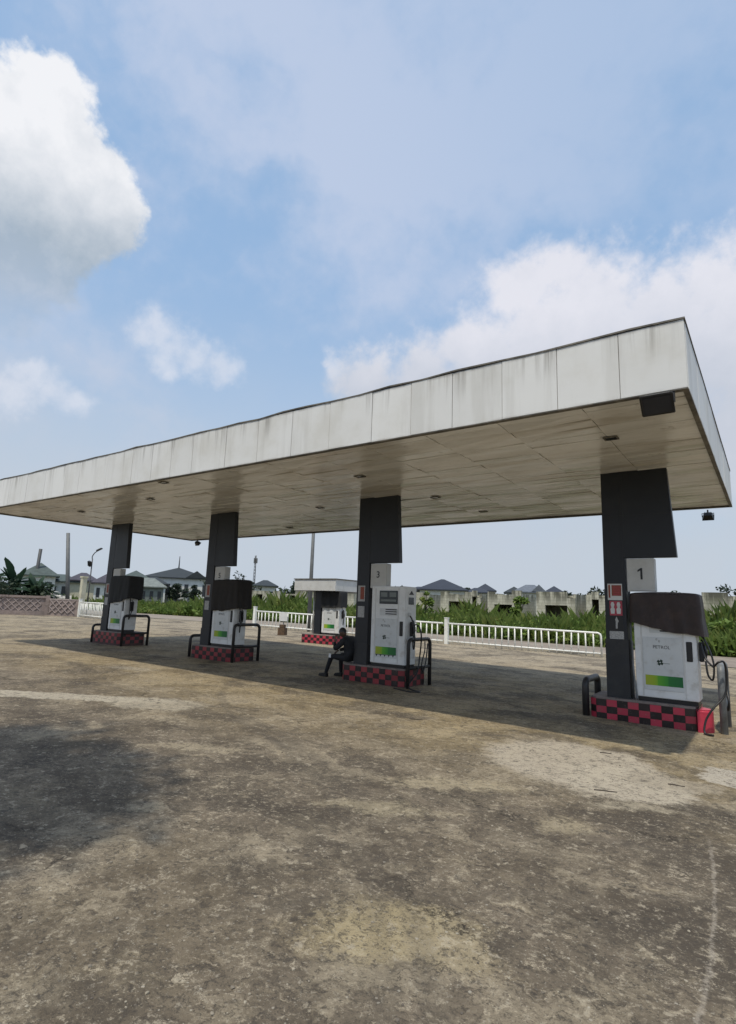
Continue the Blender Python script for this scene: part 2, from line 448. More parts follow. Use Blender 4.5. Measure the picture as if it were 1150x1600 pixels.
# --- forecourt concrete
def concretemat():
    mt, t, b = newmat('worn_concrete')
    x, y, z = t.sep(geo(t).outputs['Position'])
    flat = t.new('ShaderNodeCombineXYZ'); t.put(flat.inputs[0], x); t.put(flat.inputs[1], y)
    P = flat.outputs[0]
    warp = t.vmath('SCALE', t.vmath('SUBTRACT', t.noise(P, 1.6, 6, .65, col_out=True), (.5, .5, .5)), scale=1.1)
    warp2 = t.vmath('SCALE', t.vmath('SUBTRACT', t.noise(P, 7.0, 5, .7, col_out=True), (.5, .5, .5)), scale=.30)
    Pw = t.vmath('ADD', t.vmath('ADD', P, warp), warp2)
    wx, wy, _ = t.sep(Pw)
    n0 = t.noise(P, .30, 5, .6)
    n1 = t.noise(P, 1.1, 8, .7)
    n2 = t.noise(t.mapping(Pw, rot=(0, 0, .5), scale=(1.3, 4.0, 1)), 1.3, 7, .68)
    n3 = t.noise(P, 9.0, 7, .75)
    n4 = t.noise(t.mapping(Pw, rot=(0, 0, .75), scale=(1, 2.6, 1)), 7.0, 6, .75)
    n5 = t.noise(P, 30.0, 5, .75)
    dark = (.088, .070, .050); mid = (.20, .162, .116); tan = (.42, .335, .19)
    c = t.mix(t.sstep(n1, .33, .66), dark, mid)
    # ochre worn zone nearer the canopy
    zone = t.math('ADD', t.sstep(wy, 4.6, 8.4), t.math('MULTIPLY_ADD', n0, 1.4, -.7), clamp=True)
    c = t.mix(t.math('MULTIPLY', zone, .75), c, t.mix(t.sstep(n1, .3, .7), (.225, .170, .088), tan))
    far = t.sstep(wy, 13.5, 20.0)
    c = t.mix(t.math('MULTIPLY', far, .75), c, t.mix(t.sstep(n2, .36, .66), (.26, .21, .145), (.44, .385, .30)))
    lf = t.sstep(wx, -12.0, -24.0, 0, 1)
    c = t.mix(t.math('MULTIPLY', lf, .5), c, t.mix(t.sstep(n2, .36, .66), (.23, .185, .125), (.38, .33, .25)))
    # scoured sandy streaks and dark drift
    c = t.mix(t.math('MULTIPLY', t.math('MULTIPLY', t.sstep(n2, .53, .66), t.sstep(n1, .42, .6)), .6), c, (.35, .29, .19))
    nd = t.noise(t.mapping(Pw, loc=(7, 2, 0)), .55, 7, .68)
    c = t.mix(t.math('MULTIPLY', t.sstep(nd, .48, .62), .70), c, (.075, .061, .046))
    nw = t.noise(t.mapping(Pw, loc=(1, 9, 0)), .8, 7, .7)
    c = t.mix(t.math('MULTIPLY', t.sstep(nw, .51, .61), .62), c, (.335, .28, .195))
    # broad tonal drift of old spills and sun bleached areas
    nb = t.noise(t.mapping(Pw, loc=(2, 6, 0), rot=(0, 0, .4), scale=(1, 1.9, 1)), .42, 5, .6)
    c = t.mix(t.math('MULTIPLY', t.sstep(nb, .49, .36), .70), c, (.062, .050, .038))
    c = t.mix(t.math('MULTIPLY', t.sstep(nb, .54, .70), .40), c, (.38, .32, .225))
    # repairs of pale screed, each with its own ragged and eroded outline
    er = t.math('ADD', t.math('MULTIPLY_ADD', n1, 1.1, -.55), t.math('MULTIPLY_ADD', n4, .9, -.45))
    def patch(cx, cy, rx, ry, rot, amp=.5, soft=.22):
        v = t.vmath('SUBTRACT', t.vmath('ADD', P, t.vmath('ADD', t.vmath('SCALE', warp, scale=.5), warp2)), (cx, cy, 0))
        v = t.mapping(v, rot=(0, 0, -rot))
        v = t.vmath('MULTIPLY', v, (1 / rx, 1 / ry, 0))
        d = t.math('SUBTRACT', 1.0, t.vmath('LENGTH', v))
        return t.sstep(t.math('ADD', d, t.math('MULTIPLY', er, amp)), 0, soft)
    for (cx, cy, rx, ry, rot, am, k, pc, sf) in (
            (-10.0, 4.9, 2.7, .34, .62, .5, .85, (.46, .41, .32), .25), (-8.3, 5.75, .85, .55, .6, .9, .75, (.42, .37, .28), .4),
            (-2.15, 7.3, 1.1, 1.15, .5, .5, .95, (.46, .40, .31), .25), (-1.4, 6.85, .75, .8, .3, .6, .95, (.48, .42, .325), .25), (-.48, 7.95, .36, .5, .5, .4, .9, (.50, .45, .37), .2),
            (-1.0, 7.3, .55, .38, .2, .9, .7, (.36, .31, .235), .4), (-1.2, 6.05, .5, .18, .5, 1.2, .7, (.38, .33, .24), .5),
            (-1.62, 5.15, .34, .27, .4, 1.3, .75, (.40, .335, .22), .8), (-1.95, 2.86, .60, .36, .8, 1.35, .8, (.42, .34, .195), .7), (-1.5, 2.95, .36, .24, .2, 1.5, .7, (.42, .345, .215), .7),
            (-12.5, 7.9, .8, .35, .2, 1.2, .6, (.42, .37, .28), .6), (-4.4, 3.05, .26, .14, .9, 1.5, .6, (.40, .34, .235), .6),
            (-5.3, 2.1, .5, .3, .9, 1.5, .5, (.33, .285, .21), .8), (-2.9, 5.4, .9, .3, .6, 1.5, .7, (.40, .335, .22), .6), (-3.0, 4.4, .7, .2, .6, 1.6, .65, (.38, .32, .21), .6), (-5.6, 4.6, .9, .2, .6, 1.6, .6, (.38, .32, .22), .6), (-3.6, 1.5, .4, .2, .9, 1.8, .5, (.34, .29, .21), .9)):
        c = t.mix(t.math('MULTIPLY', patch(cx, cy, rx, ry, rot, am, sf), k), c, t.mix(t.sstep(n3, .3, .7), tuple(q * .84 for q in pc), pc))
    # flaked skin: light and dark flecks of many sizes instead of one regular grain
    worn = t.sstep(n1, .30, .58)
    c = t.mix(t.math('MULTIPLY', t.sstep(n4, .55, .66), t.math('MULTIPLY', worn, .9)), c, (.45, .385, .28))
    c = t.mix(t.math('MULTIPLY', t.sstep(n4, .48, .39), .78), c, (.062, .052, .041))
    c = t.mix(t.math('MULTIPLY', t.sstep(n3, .56, .64), .78), c, (.40, .345, .255))
    c = t.mix(t.math('MULTIPLY', t.sstep(n3, .45, .35), .68), c, (.060, .052, .043))
    c = t.mix(t.math('MULTIPLY', t.sstep(n5, .56, .66), .55), c, (.39, .345, .265))
    c = t.mix(t.math('MULTIPLY', t.sstep(n5, .44, .35), .60), c, (.055, .047, .038))
    # a few exposed stones
    for sc_, thr, cc, k in ((38, .965, (.46, .42, .34), .7), (70, .93, (.42, .38, .30), .6), (90, .84, (.045, .039, .033), .7)):
        vo = t.new('ShaderNodeTexVoronoi'); t.put(vo.inputs['Vector'], t.vmath('ADD', P, t.vmath('SCALE', warp2, scale=.06))); vo.inputs['Scale'].default_value = sc_
        cr_, cg_, cb_ = t.sep(vo.outputs['Color'])
        sel = t.math('GREATER_THAN', cr_, thr)
        dot = t.sstep(t.math('SUBTRACT', vo.outputs['Distance'], t.math('MULTIPLY_ADD', cg_, .26, .10)), .06, -.06)
        c = t.mix(t.math('MULTIPLY', t.math('MULTIPLY', sel, dot), t.math('MULTIPLY', worn, k)), c, cc)
    # cracks
    cv = t.vmath('ADD', P, t.vmath('SCALE', t.vmath('SUBTRACT', t.noise(P, 2.2, 6, .75, col_out=True), (.5, .5, .5)), scale=.9))
    ck = t.voro(cv, .5, 'DISTANCE_TO_EDGE')
    crack = t.math('MULTIPLY', t.sstep(ck, .0, .007, 1, 0), t.sstep(t.noise(P, .7, 3), .50, .62))
    c = t.mix(t.math('MULTIPLY', crack, .55), c, (.045, .038, .03))
    # pale scratch left by a dragged line
    ax = t.math('MULTIPLY_ADD', t.math('POWER', t.math('SUBTRACT', y, 3.5), 2.0), -.035, -.40)
    dd = t.math('ABSOLUTE', t.math('SUBTRACT', t.math('SUBTRACT', x, ax), t.math('MULTIPLY_ADD', n3, .09, -.045)))
    sl = t.math('MULTIPLY', t.sstep(dd, .004, .02, 1, 0), t.math('MULTIPLY', t.sstep(y, 2.9, 3.1), t.sstep(y, 5.9, 5.2)))
    c = t.mix(t.math('MULTIPLY', t.math('MULTIPLY', sl, t.sstep(n4, .38, .55)), .5), c, (.42, .37, .30))
    # faint sweeping tyre marks
    for (cx, cy, rr_) in ((-9.0, -3.0, 9.2), (-9.0, -3.0, 9.42), (6.0, -4.5, 9.6), (6.0, -4.5, 11.1), (-2.5, 14.0, 9.0)):
        dv = t.vmath('DISTANCE', t.vmath('ADD', P, t.vmath('SCALE', warp2, scale=.12)), (cx, cy, 0))
        tk = t.sstep(t.math('ABSOLUTE', t.math('SUBTRACT', dv, rr_)), .11, .03)
        c = t.mix(t.math('MULTIPLY', t.math('MULTIPLY', tk, t.sstep(n1, .38, .62)), .38), c, (.095, .080, .062))
    t.put(b.inputs['Base Color'], c)
    t.put(b.inputs['Roughness'], t.math('MULTIPLY_ADD', n1, -.2, .95))
    b.inputs['Specular IOR Level'].default_value = .25
    h = t.math('ADD', t.math('MULTIPLY', n3, .7), t.math('MULTIPLY', n5, .5))
    h = t.math('ADD', h, t.math('MULTIPLY', n4, .6))
    h = t.math('SUBTRACT', h, t.math('MULTIPLY', crack, .8))
    t.put(b.inputs['Normal'], t.bump(h, .9, .022))
    return mt
M['concrete'] = concretemat()

def soilmat(name, a, b_, c_, sc_=.5):
    mt, t, b = newmat(name)
    P = geo(t).outputs['Position']
    n = t.noise(P, sc_, 6, .65); n2 = t.noise(P, sc_ * 9, 4, .6)
    c = t.mix(t.sstep(n, .35, .65), a, b_)
    c = t.mix(t.math('MULTIPLY', t.sstep(n2, .5, .7), .6), c, c_)
    t.put(b.inputs['Base Color'], c); b.inputs['Roughness'].default_value = .95
    b.inputs['Specular IOR Level'].default_value = .2
    t.put(b.inputs['Normal'], t.bump(n2, .5, .03))
    return mt
M['soil'] = soilmat('grassy_soil', (.06, .08, .028), (.11, .105, .05), (.15, .12, .075))
M['road'] = soilmat('dusty_road', (.22, .185, .155), (.29, .25, .205), (.17, .145, .12), .4)
M['kerb'] = simple('kerb_stone', (.42, .38, .30), .9, .15, 2, dirt=(.25, .21, .15), dirt_amt=.6, dirt_scale=1.5)

def blockmat():
    mt, t, b = newmat('weathered_block')
    P = geo(t).outputs['Position']
    x, y, z = t.sep(P)
    bv = t.new('ShaderNodeCombineXYZ'); t.put(bv.inputs[0], t.math('ADD', x, y)); t.put(bv.inputs[1], z)
    br = t.new('ShaderNodeTexBrick'); t.put(br.inputs['Vector'], bv.outputs[0])
    br.inputs['Scale'].default_value = 1.0; br.inputs['Brick Width'].default_value = .46; br.inputs['Row Height'].default_value = .23
    br.inputs['Mortar Size'].default_value = .012
    br.inputs['Color1'].default_value = (.56, .54, .43, 1); br.inputs['Color2'].default_value = (.47, .45, .35, 1); br.inputs['Mortar'].default_value = (.33, .31, .24, 1)
    st = t.noise(t.mapping(P, scale=(2.2, 2.2, .35)), 1.0, 5, .65)
    top = t.sstep(z, 1.9, 3.4)
    c = t.mix(t.math('MULTIPLY', t.math('MULTIPLY', t.sstep(st, .38, .58), top), .9), br.outputs[0], (.055, .055, .04))
    m2 = t.noise(P, .8, 5, .6)
    c = t.mix(t.math('MULTIPLY', t.sstep(m2, .5, .72), .5), c, (.17, .18, .10))
    t.put(b.inputs['Base Color'], c); b.inputs['Roughness'].default_value = .95
    return mt
M['block'] = blockmat()

# ------------------------------------------------------------------ ground sheets
def sheet(name, xs, ys, dz, mat, wob=0.0):
    bm = bmesh.new()
    g = [[bm.verts.new((x, y, gz(x, y) + dz + (wob * noise.noise(Vector((x * .35, y * .35, 3))) if wob else 0))) for y in ys] for x in xs]
    for i in range(len(xs) - 1):
        for j in range(len(ys) - 1):
            f = bm.faces.new([g[i][j], g[i + 1][j], g[i + 1][j + 1], g[i][j + 1]]); f.smooth = True
    me = bpy.data.meshes.new(name); bm.to_mesh(me); bm.free()
    return tag(link(name, me, mat), kind='structure')
def rng(a, b, n): return [a + (b - a) * i / n for i in range(n + 1)]
sheet('ground', [-1500, -600, -200, -100] + rng(-60, 20, 40) + [60, 200, 600, 1500], [-300, -60] + rng(-20, 60, 20) + [120, 300, 800, 2000], -.012, M['soil'])
sheet('forecourt', [-55] + rng(-50, 8, 58) + [14, 20], rng(-14, 25.4, 60), 0.0, M['concrete'], .008)
sheet('road', [-150, -100] + rng(-60, 20, 20) + [60], rng(25.75, 32.4, 4), .004, M['road'])

# ------------------------------------------------------------------ canopy
AX, AY, H, FH, L, WD = -.614, 6.943, 4.307, .846, 19.83, 8.26
X0, X1, Y0, Y1 = AX - L, AX, AY, AY + WD
ZT = H + FH
canopy = thing('canopy', 'long flat forecourt canopy with dirty white fascia on four charcoal columns', 'canopy', (0, 0, 0))
# roof deck above soffit (hidden core)
mb = MB(); mb.box(X0 + .06, X1 - .06, Y0 + .06, Y1 - .06, H + .12, ZT - .10); mb.done('roof_deck', M['roof_grey'], canopy)
# fascia, panel by panel with open joints
def fascia(seams, axis, fixed, outward, name):
    mb = MB()
    rr = random.Random(len(name))
    for a, b_ in zip(seams[:-1], seams[1:]):
        o1 = outward * rr.uniform(-.002, .006)
        zt = ZT - .012
        lo = fixed - outward * .05; hi = fixed + o1
        if axis == 'x': mb.box(a + .0035, b_ - .0035, lo, hi, H, zt, bev=.003)
        else: mb.box(lo, hi, a + .006, b_ - .006, H, zt, bev=.004)
    return mb.done(name, M['fascia'], canopy)
sx = [X1, -1.33, -2.08, -2.83, -3.59, -4.29, -5.02, -5.9, -6.77, -7.64, -8.54, -9.57, -10.3, -11.0, -11.78, -12.87, -14.16, -14.88, -16.0, -17.07, -18.2, -19.3, X0]
fascia(sorted(sx), 'x', Y0, -1, 'front_fascia')
fascia(sorted(sx), 'x', Y1, 1, 'back_fascia')
sy = rng(Y0 + .052, Y1 - .052, 7)
fascia(sy, 'y', X1, 1, 'right_fascia')
fascia(sy, 'y', X0, -1, 'left_fascia')
# thin backing behind the joints
mb = MB()
mb.box(X0 + .051, X1 - .051, Y0 + .051, Y0 + .058, H + .002, ZT - .02); mb.box(X0 + .051, X1 - .051, Y1 - .058, Y1 - .051, H + .002, ZT - .02)
mb.box(X0 + .051, X0 + .058, Y0 + .06, Y1 - .06, H + .002, ZT - .02); mb.box(X1 - .058, X1 - .051, Y0 + .06, Y1 - .06, H + .002, ZT - .02)
mb.done('fascia_backing', M['joint'], canopy)
# bent coping strip along the top edge
def coping():
    mb = MB()
    rr = random.Random(4)
    def run(p, q, n):
        ups = [rr.choice((0, 0, 0, .018, -.008)) + rr.uniform(-.008, .010) for _ in range(n + 1)]
        for i in range(n):
            a = p.lerp(q, i / n); b_ = p.lerp(q, (i + 1) / n)
            w = .045; up0 = ups[i]; up1 = ups[i + 1]
            d = (q - p).normalized(); nrm = Vector((d.y, -d.x, 0))
            for s0, s1 in ((-.012, w),):
                vs = []
                for P_, u in ((a, up0), (b_, up1)):
                    for s_ in (s0, s1):
                        for zz in (-.013, .009):
                            vs.append(mb.bm.verts.new(P_ - nrm * s_ + Vector((0, 0, zz + u))))
                for f in ((0, 1, 3, 2), (4, 6, 7, 5), (0, 4, 5, 1), (2, 3, 7, 6), (0, 2, 6, 4), (1, 5, 7, 3)):
                    mb.bm.faces.new([vs[k] for k in f])
    z = ZT
    run(Vector((X0 - .01, Y0, z)), Vector((X1 + .01, Y0, z)), 34)
    run(Vector((X1, Y0 + .05, z)), Vector((X1, Y1 - .05, z)), 12)
    run(Vector((X1 + .01, Y1, z)), Vector((X0 - .01, Y1, z)), 20)
    run(Vector((X0, Y1 - .05, z)), Vector((X0, Y0 + .05, z)), 10)
    return mb.done('coping', M['coping'], canopy)
coping()
# soffit sheets, each a little out of level
def soffit():
    mb = MB(); rr = random.Random(11)
    nx, ny = 17, 26
    for i in range(nx):
        for j in range(ny):
            xa = X0 + .06 + (L - .12) * i / nx; xb = X0 + .06 + (L - .12) * (i + 1) / nx
            ya = Y0 + .06 + (WD - .12) * j / ny; yb = Y0 + .06 + (WD - .12) * (j + 1) / ny
            gx, gy = .004, .003
            dz = [H + .026 + rr.uniform(-.012, .012) for _ in range(4)]
            # small downward fold along the long edges
            pts = [(xa + gx, ya + gy, dz[0]), (xb - gx, ya + gy, dz[1]), (xb - gx, yb - gy, dz[2]), (xa + gx, yb - gy, dz[3])]
            lo = [mb.bm.verts.new(p) for p in pts]; hi = [mb.bm.verts.new((p[0], p[1], H + .06)) for p in pts]
            mb.bm.faces.new(lo[::-1])
            for k in range(4): mb.bm.faces.new([lo[k], lo[(k + 1) % 4], hi[(k + 1) % 4], hi[k]])
            mb.bm.faces.new(hi)
    return mb.done('soffit', M['soffit'], canopy)
soffit()
mb = MB(); t_ = .09
mb.box(X0 + .06, X1 - .06, Y0 + .001, Y0 + t_, H - .012, H - .001); mb.box(X0 + .06, X1 - .06, Y1 - t_, Y1 - .001, H - .012, H - .001)
mb.box(X0 + .001, X0 + t_ - .03, Y0 + .002, Y1 - .002, H - .013, H - .0015); mb.box(X1 - t_ + .03, X1 - .001, Y0 + .002, Y1 - .002, H - .013, H - .0015)
mb.done('drip_trim', M['coping'], canopy)

# columns with the broad fin, number box and notices
XC = (-2.475, -8.08, -13.72, -19.19)
YC = 10.80
TOPZ = (.32, .41, .47, .60)
DIG = ('1', '3', '5', None)
def column(i):
    x = XC[i]; zb = TOPZ[i] - .02
    mb = MB()
    fz = 2.75
    poly = [(0, zb), (.36, zb), (.36, H + .03), (0, H + .03)]
    mb.prism([(x + a, b_) for a, b_ in poly], YC, YC + .22, axis='y')
    mb.prism([(x + a, b_) for a, b_ in ((.30, fz), (1.19, fz), (1.10, H + .03), (.30, H + .03))], YC - .002, YC + .14, axis='y')
    bmesh.ops.bevel(mb.bm, geom=list(mb.bm.edges), offset=.006, segments=1, affect='EDGES')
    c = mb.done('column', M['charcoal'], canopy)
    mb = MB(); mb.box(x - .012, x + .372, YC - .012, YC + .232, zb, zb + 1.02 if i == 0 else zb + .5, bev=.004)
    mb.done('column_base', M['lower_charcoal'], c)
    mb = MB(); mb.box(x + .385, x + .83, YC + .02, YC + .22, fz - .585, fz - .012, bev=.006)
    bx = mb.done('number_box', M['box_grey'], c)
    if DIG[i]:
        if DIG[i] == '1':
            mb = MB(); cx, cz = x + .605, fz - .285
            mb.prism([(cx + a * .8, cz + b_ * .8) for a, b_ in ((.0, -.12), (.042, -.12), (.042, .13), (.008, .13), (-.055, .085), (-.055, .045), (.0, .075))], YC + .0165, YC + .0195, axis='y')
            mb.done('number', M['digit'], c)
        else: text('number', DIG[i], .21, M['digit'], c, (x + .60, YC + .0175, fz - .275), bold=.003)
    mb = MB()
    for zz in (3.52,):
        mb.box(x + .003, x + 1.13, YC - .0045, YC - .0022, zz, zz + .006)
    mb.box(x + .357, x + .363, YC - .0047, YC - .0024, fz + .01, H - .01)
    mb.done('cladding_seam', M['lower_charcoal'], c)
    # notices on the front of the shaft
    if i == 0:
        mb = MB(); mb.box(x + .055, x + .30, YC - .0035, YC - .0005, 2.0, 2.29); n1 = mb.done('safety_notice', M['sticker_white'], c)
        mb = MB(); mb.box(x + .125, x + .285, YC - .006, YC - .0038, 2.075, 2.265); mb.box(x + .07, x + .10, YC - .006, YC - .0038, 2.04, 2.27); mb.done('notice_print', M['sticker_brown'], n1)
        mb = MB()
        for k in range(5): mb.box(x + .15, x + .265, YC - .008, YC - .0062, 2.225 - .034 * k, 2.238 - .034 * k)
        mb.done('notice_lines', M['sticker_pink'], n1)
        mb = MB(); mb.box(x + .08, x + .29, YC - .0035, YC - .0005, 1.73, 1.985); n2 = mb.done('red_notice', M['sticker_pink'], c)
        mb = MB()
        for a in (.10, .20):
            mb.prism([(x + a, 1.76), (x + a + .06, 1.76), (x + a + .068, 1.84), (x + a + .05, 1.87), (x + a + .062, 1.92), (x + a + .045, 1.965), (x + a + .015, 1.965), (x + a - .002, 1.92), (x + a + .012, 1.87), (x + a - .008, 1.84)], YC - .006, YC - .0038, axis='y')
        mb.done('notice_figures', M['sticker_white'], n2)
        mb = MB(); mb.box(x + .06, x + .29, YC - .0035, YC - .0005, 1.47, 1.72); n3 = mb.done('black_notice', M['black'], c)
        mb = MB(); mb.prism([(x + .17, 1.50), (x + .20, 1.50), (x + .205, 1.60), (x + .225, 1.63), (x + .19, 1.71), (x + .165, 1.66), (x + .175, 1.62)], YC - .006, YC - .0038, axis='y'); mb.done('notice_flame', M['sticker_grey'], n3)
        mb = MB(); mb.box(x + .065, x + .30, YC - .0035, YC - .0005, 1.215, 1.455); mb.done('faded_notice', M['sticker_grey'], c)
    else:
        mb = MB(); mb.box(x + .05, x + .25, YC - .0035, YC - .0005, 1.85, 2.22); n1 = mb.done('safety_notice', M['sticker_grey'], c)
        mb = MB(); mb.box(x + .12, x + .23, YC - .006, YC - .0038, 1.90, 2.19); mb.done('notice_print', M['sticker_brown'], n1)
        mb = MB(); mb.box(x + .06, x + .25, YC - .0035, YC - .0005, 1.48, 1.74); mb.done('faded_notice', M['sticker_grey'], c)
    return c
for i in range(4): column(i)

# ------------------------------------------------------------------ islands
def island_mesh(length, width, h, r, name, parent, red):
    # rounded-rectangle plan, wall tiled as a chequer of real quads
    per = []
    n = 6
    for cx, cy, a0 in ((r, r, math.pi), (length - r, r, 1.5 * math.pi), (length - r, width - r, 0), (r, width - r, .5 * math.pi)):
        for k in range(n + 1):
            a = a0 + .5 * math.pi * k / n
            per.append(Vector((cx + r * math.cos(a), cy + r * math.sin(a))))
    per.append(per[0])
    # resample
    d = [0]
    for a, b_ in zip(per[:-1], per[1:]): d.append(d[-1] + (b_ - a).length)
    T = d[-1]; cnt = int(T / .16) // 2 * 2
    def pt(s):
        s = s % T
        for k in range(len(d) - 1):
            if d[k] <= s <= d[k + 1] + 1e-9 and d[k + 1] > d[k]:
                return per[k].lerp(per[k + 1], (s - d[k]) / (d[k + 1] - d[k]))
        return per[0]
    mb = MB()
    rj = random.Random(int(length * 1000) + len(name)); rows = 3; hh = (h - .03) / rows
    sub = 1
    for k in range(cnt):
        for j in range(rows):
            for q in range(sub):
                s0 = T * (k + q / sub) / cnt; s1 = T * (k + (q + 1) / sub) / cnt
                a, b_ = pt(s0), pt(s1)
                e_ = (b_ - a).normalized() * .0022; off = Vector((e_.y, -e_.x)).normalized() * rj.uniform(.0, .0025)
                a_, b2 = a + e_ + off, b_ - e_ + off
                f = mb.face([(a_.x, a_.y, hh * j + .002), (b2.x, b2.y, hh * j + .002), (b2.x, b2.y, hh * (j + 1) - .002), (a_.x, a_.y, hh * (j + 1) - .002)], (k + j) % 2)
    low = [pt(T * k / (cnt * sub)) for k in range(cnt * sub)]
    core = [Vector((length / 2, width / 2)) + (p - Vector((length / 2, width / 2))) * .996 for p in low]
    mb.prism([(p.x, p.y) for p in core], -.15, hh * rows, 2)
    o = mb.done(name, [red, M['dark_tile'], M['grout']], parent)
    mb = MB()
    ins = [Vector((length / 2, width / 2)) + (p - Vector((length / 2, width / 2))) * .985 for p in low]
    mb.prism([(p.x, p.y) for p in ins], hh * rows + .001, h)
    mb.done('island_top', M['island_top'], parent)
    return o
ISL = 1.74
POS = ('nearest the camera, under the number 1 box', 'between the sitting person and a black hoop rail', 'third along the row, under the dull brown covered pump', 'farthest along the row, in front of the lattice wall')
ilab = ('bright red and black chequered pump island under the number 1 box',
        'shade darkened red chequered pump island the dark clothed person sits on',
        'shaded chequered pump island beneath the second brown covered pump along',
        'shade darkened red pump island nearest the pale lattice wall')
for i in range(4):
    x = XC[i] - .28
    isl = thing('pump_island', ilab[i], 'pump island', (x, 10.65, TOPZ[i] - .37), 0, 'chequered pump islands under the canopy')
    island_mesh(ISL - (.10 if i == 0 else 0), 1.0, .37, .10, 'tiled_kerb', isl, M['red_tile'] if i == 0 else M['red_shaded'])
    if i == 0:
        mb = MB()
        mb.prism([(1.665 + .19 * math.cos(R(a)), .20 + .20 * math.sin(R(a))) for a in range(-90, 91, 15)] + [(1.645, .40), (1.645, .0)], -.12, .345)
        bmesh.ops.bevel(mb.bm, geom=[e for e in mb.bm.edges if abs(e.verts[0].co.z - .345) < 1e-4 and abs(e.verts[1].co.z - .345) < 1e-4], offset=.03, segments=3, affect='EDGES')
        mb.done('rounded_nose', M['red_paint'], isl)

# ------------------------------------------------------------------ pumps
def curve_pts(ctrl, n=10):
    # Catmull-Rom through the control points
    P = [Vector(c) for c in ctrl]; P = [P[0] * 2 - P[1]] + P + [P[-1] * 2 - P[-2]]
    out = []
    for i in range(1, len(P) - 2):
        for k in range(n):
            t = k / n
            a, b_, c, d = P[i - 1], P[i], P[i + 1], P[i + 2]
            out.append(.5 * ((2 * b_) + (c - a) * t + (2 * a - 5 * b_ + 4 * c - d) * t * t + (3 * b_ - a - 3 * c + d) * t ** 3))
    out.append(P[-2]); return out
def nozzle(name, parent, p, rz=0):
    # fuel nozzle holstered in a boot: boot box, lever body and spout
    mb = MB()
    mb.box(-.035, .035, -.05, .05, -.16, .16, bev=.01)
    mb.tube([(.045, 0, .10), (.06, -.0, .02), (.055, 0, -.10)], .022, 8)
    mb.tube([(.045, 0, .10), (.03, 0, .17), (.0, 0, .20)], .014, 8)
    mb.tube([(.06, 0, -.10), (.085, 0, -.03), (.08, 0, .05)], .008, 6)
    return mb.done(name, M['black'], parent, p, (0, 0, rz))
def make_pump():
    w, d, h = .93, .46, 1.80
    t = thing('fuel_pump', 'pump', 'fuel pump', (0, 0, 0), 0, 'white fuel pumps on the islands')
    mb = MB(); mb.box(.02, w - .02, .02, d - .02, 0, .075); mb.done('plinth', M['black'], t)
    mb = MB(); mb.box(0, w, 0, d, .075, h, bev=.012); mb.done('cabinet', M['cabinet'], t)
    mb = MB(); mb.box(.125, .125 + .60, -.010, .0, .20, 1.07, bev=.004); pn = mb.done('service_panel', M['panel'], t)
    mb = MB(); mb.box(.15, .71, -.0125, -.0102, .275, .44); mb.done('colour_band', M['band'], pn)
    # leaf-like emblem of four turned squares and its thin rule
    mb = MB()
    for ang in range(4):
        a = R(12 + 90 * ang); cx, cz = .385 + .030 * math.cos(a + R(45)), .655 + .030 * math.sin(a + R(45))
        mb.prism([(cx + .028 * math.cos(a + R(q)), cz + .028 * math.sin(a + R(q))) for q in (0, 90, 180, 270)], -.0125, -.0102, axis='y')
    mb.box(.44, .53, -.0122, -.0102, .640, .646)
    mb.done('emblem', M['emblem'], pn)
    mb = MB()
    for cx, cz in ((.345, 1.035), (.385, 1.005)):
        mb.prism([(cx + .016 * math.cos(R(q)), cz + .02 * math.sin(R(q))) for q in range(0, 360, 45)], -.0125, -.0102, axis='y')
    mb.done('lock_marks', M['sticker_grey'], pn)
    text('grade_name', 'PETROL', .075, M['digit'], pn, (.415, -.0112, .905))
    mb = MB(); mb.box(.10, .122, -.006, -.0005, .10, 1.76); mb.box(.735, .755, -.006, -.0005, .10, 1.76); mb.done('edge_trim', M['white'], t)
    mb = MB(); mb.box(.782, .87, -.012, .0, .70, 1.02, bev=.006); s_ = mb.done('nozzle_slot', M['black'], t)
    # display head
    mb = MB(); mb.box(.22, .72, -.012, .0, 1.40, 1.70, bev=.006); ds = mb.done('display', M['glass'], t)
    mb = MB(); mb.box(.26, .44, -.015, -.0122, 1.56, 1.66); mb.box(.50, .68, -.015, -.0122, 1.56, 1.66); mb.box(.26, .68, -.015, -.0122, 1.455, 1.50); mb.done('readout', M['lcd'], ds)
    mb = MB(); mb.box(.24, .72, -.010, .0, 1.14, 1.30, bev=.004); kp = mb.done('keypad', M['panel'], t)
    mb = MB()
    for z_ in (1.165, 1.215, 1.262): mb.box(.40, .70, -.0125, -.0102, z_, z_ + .024)
    mb.done('key_rows', M['digit'], kp)
    # side fittings
    mb = MB(); mb.box(w, w + .010, .12, .34, 1.40, 1.56, bev=.004); mb.done('side_display', M['glass'], t)
    mb = MB(); mb.prism([(.14, 1.62), (.34, 1.62), (.24, 1.71)], w, w + .008, axis='x'); mb.done('side_mark', M['digit'], t)
    nozzle('nozzle', t, (w + .045, .23, .86))
    mb = MB()
    mb.tube(curve_pts([(w + .005, .14, 1.18), (w + .12, .10, 1.05), (w + .22, .05, .72), (w + .20, .06, .45), (w + .13, .13, .50), (w + .10, .20, .72)]), .016, 8)
    mb.done('hose', M['black'], t)
    mb = MB(); mb.box(w, w + .05, .10, .18, 1.13, 1.22, bev=.008); mb.done('hose_fitting', M['panel'], t)
    return t
pump0 = make_pump()
plab = ('white pump with lime to green band beneath the number 1 box',
        'uncovered white pump with bare display screen, beside the sitting person',
        'white pump half hidden by dull brown cloth, next to a black hoop rail',
        'small looking white pump under nearly black cloth, by the pale railing')
pumps = []
for i in range(4):
    loc = (XC[i] + .47, YC - .02, TOPZ[i])
    if i == 0:
        pump0.location = loc; pump0['label'] = plab[0]; pumps.append(pump0)
    else:
        pumps.append(dup(pump0, loc, 0, plab[i]))
